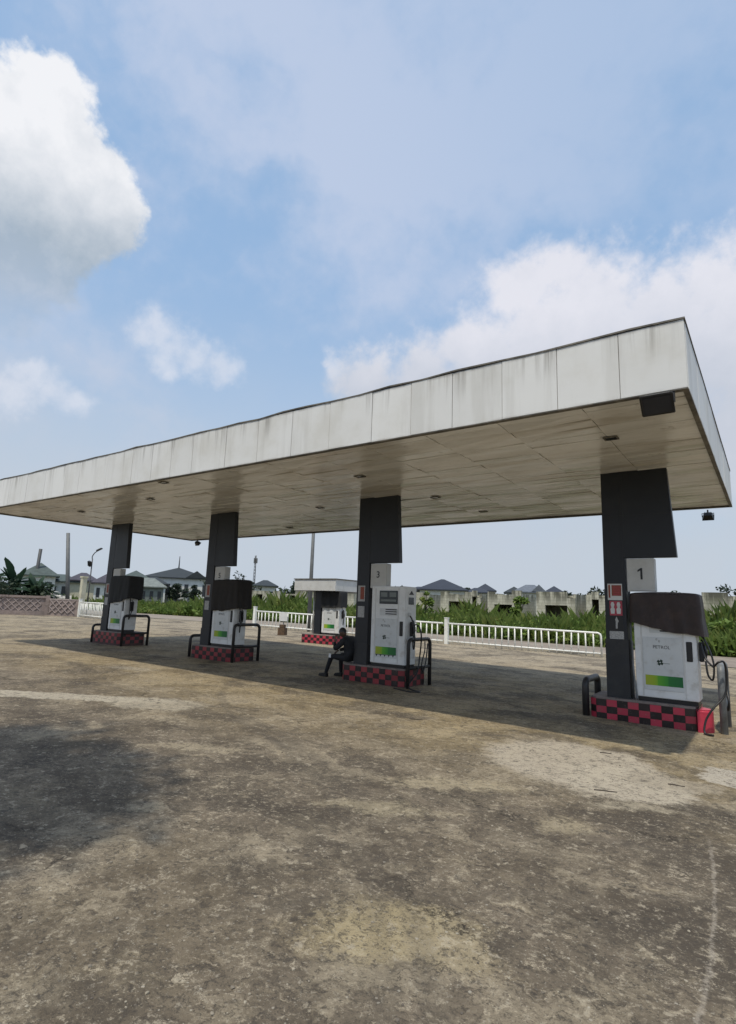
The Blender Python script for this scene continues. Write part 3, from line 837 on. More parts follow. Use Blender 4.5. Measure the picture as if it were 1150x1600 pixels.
# row of little tags under the band of the uncovered pump, one printed zigzag strip
mb = MB()
zig = [(.15, .272)] + [p for k in range(5) for p in ((.16 + .112 * k, .262), (.185 + .112 * k, .222), (.21 + .112 * k, .262))] + [(.71, .272)]
mb.prism(zig, -.0125, -.0102, axis='y')
mb.done('band_tags', M['emblem'], pumps[1])

# dust covers over the pump heads
def cover(i, mat, label, x0, x1, z0l, z0r, z1, seed, side_drop=.0):
    rr = random.Random(seed)
    mb = MB()
    nx, ny, nz = 22, 12, 20
    w, d = x1 - x0, .58
    def P(u, v, s):   # s: 0 top centre .. ; u,v in 0..1 plan on perimeter
        return None
    # perimeter ring profile swept downward, closed on top
    per = []
    rad = .07
    for cx, cy, a0 in ((rad, rad, math.pi), (w - rad, rad, 1.5 * math.pi), (w - rad, d - rad, 0), (rad, d - rad, .5 * math.pi)):
        for k in range(5):
            a = a0 + .5 * math.pi * k / 4
            per.append((cx + rad * math.cos(a), cy + rad * math.sin(a)))
    full = []
    for k in range(len(per)):
        a, b_ = per[k], per[(k + 1) % len(per)]
        n = max(1, int(math.dist(a, b_) / .05))
        for q in range(n):
            full.append((a[0] + (b_[0] - a[0]) * q / n, a[1] + (b_[1] - a[1]) * q / n))
    rings = []
    for j in range(nz + 1):
        f = j / nz
        ring = []
        for (a, b_) in full:
            u = a / w
            zb = z0l + (z0r - z0l) * u
            zb += .035 * noise.noise(Vector((a * 5 + seed, b_ * 5, 0))) - .03 * math.exp(-((u - .55) ** 2) * 30)
            sag = .03 * noise.noise(Vector((a * 2.2, b_ * 2.2, seed))) - .015
            zt_ = z1 + sag
            z = zt_ + (zb - zt_) * f
            fold = (.25 + f) * (.028 * noise.noise(Vector((a * 8, b_ * 8, seed + f * 1.2))) + .016 * noise.noise(Vector((a * 22, b_ * 22, seed + f * 2.5)))) + .020 * math.sin(a * 19 + 3 * f + seed) * f * f
            cx, cy = a - w / 2, b_ - d / 2
            k = 1 - .05 * (1 - f) ** 4
            ln = math.hypot(cx, cy)
            ring.append(mb.bm.verts.new((x0 + w / 2 + cx * k + fold * cx / ln, d / 2 + cy * k + fold * cy / ln, z)))
        rings.append(ring)
    n = len(full)
    for j in range(nz):
        for k in range(n):
            f = mb.bm.faces.new([rings[j][k], rings[j][(k + 1) % n], rings[j + 1][(k + 1) % n], rings[j + 1][k]]); f.smooth = True
    cen = mb.bm.verts.new((x0 + w / 2, d / 2, z1 + .015))
    for k in range(n):
        f = mb.bm.faces.new([rings[0][(k + 1) % n], rings[0][k], cen]); f.smooth = True
    o = mb.done('dust_cover', mat, None, (XC[i] + .47, YC - .08, TOPZ[i]))
    tag(o, label, 'dust cover', 'cloth covers over the pumps')
    md = o.modifiers.new('sub', 'SUBSURF'); md.levels = 1; md.render_levels = 1
    return o
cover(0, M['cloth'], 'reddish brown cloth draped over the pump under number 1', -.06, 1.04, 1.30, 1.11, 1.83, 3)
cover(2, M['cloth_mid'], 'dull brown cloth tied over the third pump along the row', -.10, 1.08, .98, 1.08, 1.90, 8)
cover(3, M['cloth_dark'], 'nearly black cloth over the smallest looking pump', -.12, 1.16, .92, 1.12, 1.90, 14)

# ------------------------------------------------------------------ hoop guard rails
def hoop(name, label, x, y0, y1, zg, h, r, mat, mid=None, group='hoop guard rails at the island ends'):
    t = thing(name, label, 'guard rail', (x, y0, zg), 0, group)
    w = y1 - y0; c = .12
    mb = MB()
    path = [(0, 0, -.08), (0, 0, h - c)] + [(0, c - c * math.cos(a), h - c + c * math.sin(a)) for a in [math.pi / 2 * k / 6 for k in range(1, 7)]]
    path += [(0, w - c + c * math.sin(a), h - c + c * math.cos(a)) for a in [math.pi / 2 * k / 6 for k in range(0, 7)]] + [(0, w, -.08)]
    mb.tube(path, r, 10); mb.done('hoop_pipe', mat, t)
    if mid:
        mb = MB(); mb.tube([(0, r * .8, mid), (0, w - r * .8, mid)], r * .85, 8); mb.done('cross_bar', mat, t)
    return t
gr = lambda x: gz(x) 
hl = ('grey painted hoop rail at the sunlit end of the number 1 island', 'black hoop rail with hose slung round it, by the uncovered pump',
      'black hoop rail in front of the dull brown covered pump', 'black hoop rail beside the pump nearest the lattice wall')
for i in range(4):
    x = XC[i] + (1.71 if i == 0 else 1.55)
    hoop('guard_rail', hl[i], x, 10.84 if i == 0 else 10.69, 11.64, gz(x), (1.02, 1.03, 1.02, 1.0)[i], .055 if i == 0 else .042, M['grey_steel'] if i == 0 else M['black_steel'], .42)
hl2 = ('low dark post rail at the far end of the number 1 island', 'low black rail hidden behind the sitting person',
       'low black rail at the column end of the third island', 'low black rail at the column end of the farthest island')
for i in (0, 2, 3):
    x = XC[i] - .36
    hoop('low_guard_rail', hl2[i], x, 10.72, 11.58, gz(x), .60, .06 if i == 0 else .042, M['black_steel'])
# slung hoses
def sling(label, pts, r=.016):
    mb = MB(); mb.tube(curve_pts(pts, 8), r, 8)
    return tag(mb.done('fuel_hose', M['black'], None), label, 'hose', 'fuel hoses slung over the hoop rails')
x = XC[0] + 1.71
sling('black hose knotted over the grey hoop rail', [(x - .26, 10.9, 1.32), (x - .20, 10.84, 1.10), (x - .10, 10.74, .98), (x - .06, 10.66, 1.0), (x, 10.62, 1.06), (x + .07, 10.68, 1.05), (x + .08, 10.74, .8), (x + .04, 10.72, .55), (x - .12, 10.60, .34), (x - .22, 10.56, .16), (x - .24, 10.50, -.02), (x - .12, 10.44, -.03)])
sling('dark hose hanging inside the grey hoop rail', [(x + .02, 11.2, 1.0), (x + .07, 11.1, .9), (x + .06, 11.0, .62), (x + .08, 10.9, .42), (x + .05, 10.98, .30), (x + .01, 11.1, .5), (x + .01, 11.25, .9)], .02)
x = XC[1] + 1.55
sling('black hose looped from the uncovered pump to the black hoop', [(x - .13, 11.0, 1.20), (x - .02, 10.95, 1.36), (x + .1, 10.95, 1.34), (x + .14, 11.0, 1.12), (x + .08, 11.05, .7), (x + .06, 10.98, .35), (x - .02, 10.8, .12), (x + .15, 10.55, .045), (x + .45, 10.45, .025), (x + .30, 10.30, .025), (x + .0, 10.38, .03), (x - .2, 10.45, .03)])
sling('thin black hose hanging behind the black hoop', [(x + .03, 11.35, 1.0), (x + .06, 11.3, .8), (x + .04, 11.2, .5), (x + .06, 11.25, .35), (x + .04, 11.4, .6), (x + .02, 11.5, .95)], .014)

# conduits between column one and its pump
mb = MB()
mb.tube([(XC[0] + .395, YC + .1, .33), (XC[0] + .395, YC + .1, 2.16)], .018, 8)
mb.tube(curve_pts([(XC[0] + .43, YC + .02, 1.3), (XC[0] + .43, YC + .0, .9), (XC[0] + .455, YC - .03, .6), (XC[0] + .48, YC - .03, .34)]), .014, 8)
tag(mb.done('cable_conduit', M['grey_steel'], None), 'thin grey conduit in the gap beside the number 1 pump', 'conduit')

# ------------------------------------------------------------------ floodlights and soffit lights
def floodlight(loc, rz, label, tilt=-50, s=1.0, stub=True):
    t = thing('floodlight', label, 'floodlight', loc, rz, 'floodlights at the canopy corners')
    t.scale = (s, s, s)
    mb = MB()
    if stub: mb.box(-.02, .02, -.02, .02, -.0845, .015)
    mb.box(-.16, -.145, -.015, .015, -.2, -.09); mb.box(.145, .16, -.015, .015, -.2, -.09); mb.box(-.16, .16, -.015, .015, -.10, -.085)
    mb.done('bracket', M['black_steel'], t)
    mb = MB()
    v = mb.box(-.14, .14, -.06, .08, -.10, .10)
    for q in v:
        if q.co.y > 0: q.co.x *= .7; q.co.z *= .7
    mb.box(-.155, .155, -.085, -.061, -.115, .115, bev=.008)
    for k in range(5): mb.box(-.08 + .04 * k - .004, -.08 + .04 * k + .004, .081, .115, -.06, .06)
    mb.done('housing', M['black'], t, (0, 0, -.17), (R(tilt), 0, 0))
    mb = MB(); mb.box(-.13, .13, -.091, -.0855, -.09, .09); mb.done('lamp_glass', M['lens'], t, (0, 0, -.17), (R(tilt), 0, 0))
    return t
floodlight((-.93, 6.945, H + .075), R(0), 'large black floodlight under the near fascia corner', 42, 1.12, False)
floodlight((-1.13, 15.45, H - .01), R(180), 'small floodlight beneath the far corner at right', 40, .8)
floodlight((-19.85, 15.05, H - .01), R(180), 'small floodlight hanging from the far corner at left', 40, .8)
def ceil_light(x, y, label):
    t = thing('ceiling_light', label, 'ceiling light', (x, y, H + .012), 0, 'recessed lights in the canopy soffit'); t.scale = (.72, .72, 1)
    mb = MB(); mb.box(-.14, -.11, -.11, .11, -.012, .004); mb.box(.11, .14, -.11, .11, -.012, .004); mb.box(-.109, .109, -.11, -.085, -.012, .004); mb.box(-.109, .109, .085, .11, -.012, .004); mb.done('frame', M['coping'], t)
    mb = MB(); mb.box(-.108, .108, -.084, .084, -.006, .004); mb.done('lens', M['glass'], t)
    return t
cl = [(-1.79, 8.55, 'in front of column one'), (-6.61, 8.80, 'above the uncovered pump column'), (-10.95, 7.25, 'close to the long fascia'), (-13.13, 8.35, 'in front of the third column'), (-17.23, 8.65, 'nearest the far left end'),
      (-6.29, 11.36, 'level with the columns, second bay'), (-9.77, 11.27, 'level with the columns, middle bay'), (-6.07, 13.57, 'near the back edge, second bay'), (-13.35, 13.85, 'near the back edge, third bay')]
for x, y, s_ in cl: ceil_light(x, y, 'small dark recessed light ' + s_)

# ------------------------------------------------------------------ small second canopy with its own island
KX, KY = -16.2, 18.6
kg = gz(KX)
kio = thing('small_canopy', 'small white flat canopy on one dark column behind the main canopy', 'canopy', (0, 0, 0))
mb = MB(); mb.box(-17.17, -14.84, 18.35, 21.2, 2.34, 2.82, bev=.008); mb.done('fascia', M['white'], kio)
mb = MB(); mb.box(-17.2, -14.81, 18.32, 21.23, 2.822, 2.86); mb.done('coping', M['coping'], kio)
mb = MB(); mb.box(-17.14, -14.87, 18.38, 21.17, 2.331, 2.3385); mb.done('soffit', M['roof_grey'], kio)
mb = MB(); mb.box(KX - .03, KX + .34, KY + .1, KY + .4, kg + .3, 2.33, bev=.006); kc = mb.done('column', M['charcoal'], kio)
mb = MB(); mb.box(KX + .36, KX + .98, KY + .12, KY + .32, 1.90, 2.22, bev=.006); mb.done('number_box', M['box_grey'], kc)
mb = MB(); mb.tube([(KX - .12, KY + .15, kg + .3), (KX - .12, KY + .15, 2.33)], .035, 8); mb.done('pipe', M['white'], kio)
isl = thing('pump_island', 'small red chequered island under the small white canopy', 'pump island', (-16.72, 18.4, kg), 0, 'chequered pump islands under the canopy')
island_mesh(1.74, 1.0, .37, .10, 'tiled_kerb', isl, M['red_tile'])
dup(pump0, (KX + .42, KY + .08, kg + .37), 0, 'distant white pump under the small white canopy')
k_i = cover(0, M['cloth_dark'], 'dark cloth over the pump under the small canopy', -.05, 1.0, 1.12, 1.16, 1.84, 22)
k_i.location = (KX + .42, KY + .02, kg + .37)

# ------------------------------------------------------------------ person sitting on the second island
def skin_mesh(name, verts, edges, rad, mat, parent, root=0, lev=2):
    me = bpy.data.meshes.new(name); me.from_pydata(verts, edges, [])
    o = link(name, me, mat, parent)
    o.modifiers.new('skin', 'SKIN')
    sv = me.skin_vertices[0].data
    for k, r in enumerate(rad): sv[k].radius = (r, r) if not isinstance(r, tuple) else r
    sv[root].use_root = True
    s_ = o.modifiers.new('sub', 'SUBSURF'); s_.levels = lev; s_.render_levels = lev
    dg = bpy.context.evaluated_depsgraph_get(); dg.update()
    nm = bpy.data.meshes.new_from_object(o.evaluated_get(dg))
    for f in nm.polygons: f.use_smooth = True
    o.modifiers.clear(); o.data = nm; bpy.data.meshes.remove(me)
    return o
per = thing('person', 'person in dark clothes sitting hunched forward on the second island', 'person', (-8.21, 10.86, TOPZ[1]))
B = {'hip': (.03, 0, .13, .165), 'waist': (.04, 0, .29, .175), 'chest': (-.03, 0, .46, .19), 'neckb': (-.15, 0, .565, .08), 'neck': (-.20, 0, .605, .058),
     'shL': (-.07, -.20, .52, .088), 'shR': (-.07, .20, .52, .088),
     'elL': (-.30, -.25, .30, .062), 'elR': (-.28, .25, .32, .062), 'wrL': (-.40, -.13, .46, .034), 'wrR': (-.45, .10, .26, .034),
     'htL': (-.05, -.11, .11, .10), 'htR': (-.05, .11, .11, .10), 'knL': (-.46, -.17, .13, .068), 'knR': (-.43, .16, .15, .068),
     'anL': (-.64, -.15, -.29, .042), 'anR': (-.44, .19, -.29, .042)}
K = list(B); ix = {k: i for i, k in enumerate(K)}
ed = [('hip', 'waist'), ('waist', 'chest'), ('chest', 'neckb'), ('neckb', 'neck'), ('chest', 'shL'), ('chest', 'shR'), ('shL', 'elL'), ('shR', 'elR'), ('elL', 'wrL'), ('elR', 'wrR'),
      ('hip', 'htL'), ('hip', 'htR'), ('htL', 'knL'), ('htR', 'knR'), ('knL', 'anL'), ('knR', 'anR')]
skin_mesh('body', [B[k][:3] for k in K], [(ix[a], ix[b_]) for a, b_ in ed], [B[k][3] for k in K], M['jacket'], per)
# head with brow, nose, chin, ears
bm = bmesh.new(); bmesh.ops.create_icosphere(bm, subdivisions=4, radius=1)
for v in bm.verts:
    c = v.co
    z, xf = c.z, -c.x
    sx, sy, sz = .098, .076, .120
    p = Vector((c.x * sx, c.y * sy, c.z * sz))
    if z < 0: p.y *= 1 + .22 * z; p.x *= 1 + (.10 * z if xf > 0 else .25 * z)
    def bumpf(y0, z0, sy_, sz_, a):
        return a * math.exp(-((c.y - y0) / sy_) ** 2 - ((c.z - z0) / sz_) ** 2) if xf > 0 else 0
    p.x -= bumpf(0, -.12, .15, .20, .022) + bumpf(0, -.52, .30, .09, .008) + bumpf(0, -.85, .30, .15, .008) + bumpf(0, .22, .6, .1, .005)
    p.x += bumpf(.36, .06, .16, .10, .010) + bumpf(-.36, .06, .16, .10, .010)
    v.co = p
for sgn in (-1, 1):
    r_ = bmesh.ops.create_uvsphere(bm, u_segments=8, v_segments=6, radius=.028, matrix=Matrix.Translation((.012, sgn * .075, -.01)) @ Matrix.Diagonal((.7, .35, 1.1, 1)))
for f in bm.faces: f.smooth = True
me = bpy.data.meshes.new('head'); bm.to_mesh(me); bm.free()
hd = link('head', me, M['skin'], per, (-.275, 0, .685), (0, R(-32), 0))
bm = bmesh.new(); bmesh.ops.create_icosphere(bm, subdivisions=3, radius=1)
bmesh.ops.delete(bm, geom=[v for v in bm.verts if v.co.z < -.05 - .35 * v.co.x and v.co.x < .5 or v.co.z < -.45], context='VERTS')
for v in bm.verts: v.co = Vector((v.co.x * .106 + .004, v.co.y * .084, v.co.z * .126 + .002))
for f in bm.faces: f.smooth = True
me = bpy.data.meshes.new('hair'); bm.to_mesh(me); bm.free()
link('hair', me, M['shoe'], hd)
for sgn in (-1, 1):
    mb = MB(); bmesh.ops.create_uvsphere(mb.bm, u_segments=8, v_segments=6, radius=.010, matrix=Matrix.Translation((-.086, sgn * .028, .010))); mb.done('eye', M['paper'], hd)
def hand(loc, rot, parent):
    vs = [(0, 0, 0), (-.045, 0, .0), (-.085, 0, 0)]; es = [(0, 1), (1, 2)]; rd = [.024, (.036, .018), (.038, .016)]
    for k, (y, ln) in enumerate(((-.030, .070), (-.010, .080), (.011, .076), (.030, .060))):
        b0 = len(vs)
        vs += [(-.092, y, 0), (-.092 - ln * .5, y * 1.05, -.014), (-.092 - ln * .85, y * 1.05, -.040)]
        es += [(2, b0), (b0, b0 + 1), (b0 + 1, b0 + 2)]; rd += [.0095, .009, .0075]
    b0 = len(vs); vs += [(-.035, -.040, -.008), (-.065, -.060, -.020), (-.088, -.058, -.034)]; es += [(1, b0), (b0, b0 + 1), (b0 + 1, b0 + 2)]; rd += [.012, .010, .008]
    o = skin_mesh('hand', vs, es, rd, M['skin'], parent, 0, 1); o.location = loc; o.rotation_euler = rot
    return o
hand((-.40, -.13, .46), (R(90), R(70), R(-30)), per)
hand((-.45, .10, .26), (0, R(-30), R(20)), per)
for nm in ('anL', 'anR'):
    a = B[nm]
    mb = MB(); v = mb.box(a[0] - .20, a[0] + .07, a[1] - .047, a[1] + .047, a[2] - .085, a[2] + .03, bev=.02)
    for q in mb.bm.verts:
        f = (a[0] + .07 - q.co.x) / .27
        if q.co.z > a[2] - .03: q.co.z -= .055 * max(0, f - .25)
        q.co.y = a[1] + (q.co.y - a[1]) * (1 - .25 * max(0, f - .6) / .4)
    mb.done('shoe', M['shoe'], per)
mb = MB(); mb.box(-.485, -.425, -.245, -.235, .10, .19); mb.done('paper_slip', M['paper'], per)

# ------------------------------------------------------------------ white railing along the road
def railing(label, p, q, h=.98, step=.30, post_end=False, curved_end=False):
    p, q = Vector((p[0], p[1])), Vector((q[0], q[1]))
    Lg = (q - p).length; d = (q - p) / Lg
    t = thing('railing', label, 'railing', (p.x, p.y, gz(p.x)), math.atan2(d.y, d.x), 'white railings along the road side')
    dzq = gz(q.x) - gz(p.x)
    s = lambda a: dzq * a / Lg
    mb = MB()
    top = [(0, 0, h)] + [(Lg - .12, 0, h + s(Lg))]
    if curved_end:
        top = [(.0, 0, .0), (.0, 0, h - .14), (.03, 0, h - .05), (.12, 0, h), (Lg, 0, h + s(Lg))]
    mb.tube(top, .042, 8); mb.done('top_rail', M['rail'], t)
    mb = MB(); mb.tube([(0, 0, .14), (Lg, 0, .14 + s(Lg))], .036, 8); mb.done('bottom_rail', M['rail'], t)
    n = int(Lg / step)
    mb = MB(); mb.tube([(0, 0, .0), (0, 0, h - .03)], .031, 6)
    b0 = None
    for k in range(1, n):
        a = Lg * k / n
        if b0 is None:
            b0 = mb.done('baluster', M['rail'], t, (a, 0, s(a)))
        else:
            c = b0.copy(); col.objects.link(c); c.parent = t; c.location = (a, random.uniform(-.004, .004), s(a)); c.rotation_euler = (random.uniform(-.02, .02), random.uniform(-.035, .035), 0)
    mb = MB(); mb.box(Lg - .09, Lg + .09, -.09, .09, -.1 + s(Lg), 1.22 + s(Lg), bev=.01); mb.prism([(Lg - .10, -.10), (Lg + .10, -.10), (Lg + .10, .10), (Lg - .10, .10)], 1.222 + s(Lg), 1.262 + s(Lg)); mb.done('post', M['rail'], t)
    return t
railing('white tubular railing behind the columns with a rounded end by column one', (-5.95, 25.1), (-12.95, 24.7), curved_end=True)
railing('white tubular railing running from the square post to the small canopy', (-13.15, 24.7), (-19.2, 24.6))
railing('white tubular railing between the small canopy and the third pump', (-19.4, 24.6), (-26.2, 24.6))
railing('pale railing by the cream gate post behind the farthest island', (-34.2, 19.7), (-39.6, 20.6), h=1.02, step=.26)
mb = MB(); mb.box(-26.5, -5.6, 25.42, 25.72, -.2, 0.0)
for v in mb.bm.verts: v.co.z += gz(v.co.x) + .13
tag(mb.done('kerb', M['kerb'], None), kind='structure')
mb = MB(); mb.tube([(-11.35, 24.62, gz(-11) - .02), (-11.35, 24.62, gz(-11) + .95)], .045, 8)
# little warning board and brown block at the railing
t = thing('board_sign', 'small blank white board fixed to the railing left of the small canopy', 'sign', (-23.6, 24.45, gz(-23.6)))
mb.bm.free()
mb = MB(); mb.box(-.30, .30, -.02, .01, .50, 1.02, bev=.006); mb.done('board', M['white'], t)
mb = MB(); mb.box(-.03, .03, .012, .04, -.05, 1.0); mb.done('stake', M['pole_grey'], t)
mb = MB(); mb.box(-.19, .19, -.17, .17, -.02, .36, bev=.02); mb.box(-.13, .13, -.12, .12, .362, .52, bev=.02)
tag(mb.done('kerb_block', M['wood_brown'], None, (-20.2, 20.9, gz(-20.2)), (0, 0, .3)), 'small brown block standing on the forecourt left of the small canopy', 'block')

# ------------------------------------------------------------------ lattice wall, gate pillar
def diamonds(mb, Lg, zb=.30, zt=1.2):
    hh = (zt - zb) / 2; w = .45
    for row in range(2):
        z0, z1 = zb + hh * row, zb + hh * (row + 1)
        for k in range(int((Lg - .1) / w)):
            a = .05 + k * w
            for sg in (1, -1):
                x0_, x1_ = (a, a + w) if sg > 0 else (a + w, a)
                off = -.065 if sg > 0 else -.068
                mb.prism([(x0_ - .032, z0), (x0_ + .032, z0), (x1_ + .032, z1), (x1_ - .032, z1)], off - .0005 * row, off + .043, axis='y')
def lattice_wall():
    p, q = Vector((-47.0, 12.0)), Vector((-42.2, 19.6))
    Lg = (q - p).length; d = (q - p) / Lg
    t = thing('lattice_wall', 'low pinkish grey wall of diamond lattice blocks at the left edge', 'wall', (p.x, p.y, gz(p.x)), math.atan2(d.y, d.x))
    mb = MB(); mb.box(0, Lg, -.10, .10, -.15, .30); mb.done('wall_base', M['lattice'], t)
    mb = MB(); mb.box(0, Lg, -.11, .11, 1.20, 1.36, bev=.01); mb.done('coping', M['lattice'], t)
    mb = MB(); mb.box(0, Lg, -.02, .06, .301, 1.199); mb.done('back_panel', M['lattice'], t)
    mb = MB()
    diamonds(mb, Lg)
    mb.done('lattice', M['lattice_pale'], t)
    for a in (Lg * .0, Lg * .5, Lg):
        mb = MB(); mb.box(a - .13, a + .13, -.14, .14, -.1, 1.42, bev=.01); mb.done('pier', M['lattice'], t)
lattice_wall()
t = thing('boundary_wall', 'lower dull stretch of wall between the lattice wall and the cream pillar', 'wall', (-42.0, 19.7, gz(-42)), math.atan2(1.3, 1.9))
mb = MB(); mb.box(0, 2.2, -.1, .1, -.15, 1.12); mb.done('wall_body', M['lattice'], t)
mb = MB(); mb.box(-.02, 2.22, -.12, .12, 1.122, 1.20); mb.done('coping', M['lattice_pale'], t)
mb = MB(); diamonds(mb, 2.2, .2, 1.1)
for v in mb.bm.verts: v.co.y -= .10
mb.done('lattice', M['lattice_pale'], t)
t = thing('gate_pillar', 'tall cream gate pillar beside the lamp post', 'pillar', (-40.15, 20.95, gz(-40)))
mb = MB(); mb.box(-.16, .16, -.16, .16, -.1, 2.75, bev=.01); mb.done('shaft', M['cream'], t)
mb = MB(); mb.box(-.21, .21, -.21, .21, 2.752, 2.86, bev=.01); mb.done('cap', M['cream'], t)

# ------------------------------------------------------------------ lamp post, poles, masts
t = thing('lamp_post', 'thin lamp post with a curved arm near the cream pillar', 'lamp post', (-40.55, 21.6, gz(-40)))
mb = MB(); mb.tube([(0, 0, -.1), (0, 0, 4.2)], .055, 8, taper=.04); mb.done('pole', M['pole_dark'], t)
mb = MB(); mb.tube(curve_pts([(0, 0, 4.1), (-.02, -.02, 4.35), (.12, .05, 4.62), (.36, .16, 4.80)], 5), .035, 7); mb.done('arm', M['pole_dark'], t)
mb = MB(); mb.box(-.13, .33, -.11, .11, -.04, .06, bev=.03); mb.done('lamp_head', M['pole_dark'], t, (.36, .16, 4.83), (0, R(-25), R(25)))
mb = MB(); mb.box(-.15, .15, -.10, .10, -.2, .2, bev=.03); mb.done('floodlight', M['black'], t, (-.10, -.12, 3.82), (R(18), R(18), 0))
def pole(name, label, cat, x, y, zt, r0, r1, mat, lean=(0, 0), arms=False):
    t = thing(name, label, cat, (x, y, gz(x)))
    mb = MB(); mb.tube([(0, 0, -.3), (lean[0], lean[1], zt - gz(x))], r0, 10, taper=r1); mb.done('shaft', mat, t)
    if arms:
        mb = MB(); mb.box(-.5, .5, -.05, .05, zt - gz(x) - .5, zt - gz(x) - .4); mb.done('cross_arm', mat, t)
    return t
pole('utility_pole', 'tall plain grey pole standing behind the low boundary wall', 'pole', -43.13, 21.59, 6.5, .16, .13, M['pole_grey'], (-.30, -.58))
pole('utility_pole', 'short leaning pole stub rising above the green roofed house', 'pole', -91.2, 40.0, 8.75, .28, .24, M['pole_dark'], (.7, 0))
pole('steel_mast', 'tall steel mast rising behind the small white canopy', 'mast', -22.0, 24.9, 7.4, .13, .09, M['pole_grey'])
t = thing('cell_tower', 'slim lattice cell tower far away between the third pump and the small canopy', 'tower', (-150.7, 140, 0.3))
mb = MB()
hgt = 18.4
for a in range(3):
    an = 2 * math.pi * a / 3
    mb.tube([(.55 * math.cos(an), .55 * math.sin(an), -.3), (.25 * math.cos(an), .25 * math.sin(an), hgt)], .09, 5)
for k in range(16):
    z0, z1 = hgt * k / 16, hgt * (k + 1) / 16
    for a in range(3):
        an, an2 = 2 * math.pi * a / 3, 2 * math.pi * (a + 1) / 3
        ra, rb = .55 - .3 * z0 / hgt, .55 - .3 * z1 / hgt
        mb.tube([(ra * math.cos(an), ra * math.sin(an), z0), (rb * math.cos(an2), rb * math.sin(an2), z1)], .05, 4)
mb.done('lattice_shaft', M['pole_dark'], t)
mb = MB()
for a in range(3):
    an = 2 * math.pi * a / 3 + .4
    mb.box(.5 * math.cos(an) - .2, .5 * math.cos(an) + .2, .5 * math.sin(an) - .15, .5 * math.sin(an) + .15, 15.6, 17.4)
mb.done('antenna_panel', M['pole_grey'], t)

# ------------------------------------------------------------------ houses
def hip_house(label, cx, cy, rz, w, d, zb, ze, zr, wall, roof, ridge=0.0, spire=0, wins=4, over=.55, dormer=None):
    t = thing('house', label, 'house', (cx, cy, zb), rz)
    he, hr = ze - zb, zr - zb
    mb = MB(); mb.box(-w / 2 + over, w / 2 - over, -d / 2 + over, d / 2 - over, -.5, he - .02); mb.done('wall', wall, t)
    mb = MB()
    a, b_ = w / 2, d / 2
    e = [mb.bm.verts.new((x, y, he)) for x, y in ((-a, -b_), (a, -b_), (a, b_), (-a, b_))]
    e2 = [mb.bm.verts.new((x, y, he - .18)) for x, y in ((-a, -b_), (a, -b_), (a, b_), (-a, b_))]
    r1 = mb.bm.verts.new((-ridge / 2, 0, hr)); r2 = mb.bm.verts.new((ridge / 2 + .01, 0, hr))
    for f in ((e[0], e[1], r2, r1), (e[1], e[2], r2), (e[2], e[3], r1, r2), (e[3], e[0], r1)): mb.bm.faces.new(f)
    for k in range(4): mb.bm.faces.new([e2[k], e2[(k + 1) % 4], e[(k + 1) % 4], e[k]])
    mb.bm.faces.new(e2[::-1])
    rf = mb.done('roof', roof, t)
    if dormer:
        dx_, dw, dh = dormer
        mb = MB()
        mb.prism([(dx_ - dw / 2, he + .05), (dx_ + dw / 2, he + .05), (dx_, he + dh)], -b_ - .05, -.2, axis='y'); mb.done('gable', roof, rf)
    if spire:
        mb = MB(); mb.tube([(0, 0, hr - .1), (0, 0, hr + spire)], .16, 6, taper=.09); mb.done('finial', M['pole_dark'], rf)
    ww = w - 2 * over
    for k in range(wins):
        x = -ww / 2 + ww * (k + .5) / wins
        mb = MB(); mb.box(x - ww / wins * .22, x + ww / wins * .22, -d / 2 + over - .03, -d / 2 + over - .002, he * .38, he * .78)
        wd = mb.done('window', M['window'], t)
        mb = MB(); mb.box(x - ww / wins * .25, x + ww / wins * .25, -d / 2 + over - .06, -d / 2 + over - .031, he * .33, he * .375); mb.done('sill', wall, wd)
    return t
fz = .3
def face(cx, cy): return math.atan2(cy, cx) - math.pi / 2
def H_(label, cx, cy, w, d, ze, zr, wall, roof, **k):
    hip_house(label, cx, cy, face(cx, cy) , w, d, gz(cx), ze, zr, wall, roof, **k)
H_('white house with steep dark green roof behind the banana plants', -92.0, 41.0, 5.4, 7, 4.75, 6.75, M['housewhite'], M['roof_green'], wins=3)
H_('pale house with dull green hip roof behind the tall grey pole', -96.5, 46.3, 6.6, 8, 4.15, 5.35, M['housewhite'], M['roof_green'], ridge=1.6)
H_('cream house with dark purple hip roof behind the lamp post', -94.0, 48.9, 5.0, 6, 4.45, 5.75, M['cream'], M['roof_purple'], ridge=.8, wins=0)
H_('house with grey green peaked roof between the farthest and third columns', -98.8, 61.4, 6.6, 8, 5.2, 7.1, M['housewhite'], M['roof_green'])
H_('pale roofed low house right of the grey green peak', -93.0, 60.5, 6.4, 7, 4.0, 5.6, M['roof_pale'], M['roof_pale'], ridge=2)
H_('dark roofed house half hidden left of the finial roof', -103.0, 68.0, 6.0, 8, 4.9, 6.3, M['housewhite'], M['roof_dark'], ridge=1.4)
H_('dark roofed house partly hidden by the farthest column', -84.8, 48.6, 5.6, 7, 4.0, 5.6, M['housewhite'], M['roof_purple'], ridge=1)
H_('broad white house with pyramid roof topped by a tall finial', -108.2, 77.6, 14.2, 12, 6.55, 8.95, M['housewhite'], M['roof_dark'], ridge=.3, spire=2.6, wins=7, dormer=(3.8, 4.4, 1.6))
H_('grey roofed house above the row of bare pillars', -79.0, 76.3, 4.9, 7, 5.0, 6.15, M['housewhite'], M['roof_dark'], ridge=.8, wins=3)
H_('house with big dark blue roof right of the uncovered pump', -46.4, 86.8, 8.6, 9, 5.05, 6.95, M['housewhite'], M['roof_blue'], ridge=.5, wins=4)
H_('dark low roofed house wing left of the big blue roof', -51.6, 89.5, 7.0, 8, 4.9, 5.75, M['housewhite'], M['roof_blue'], ridge=2.4, wins=3)
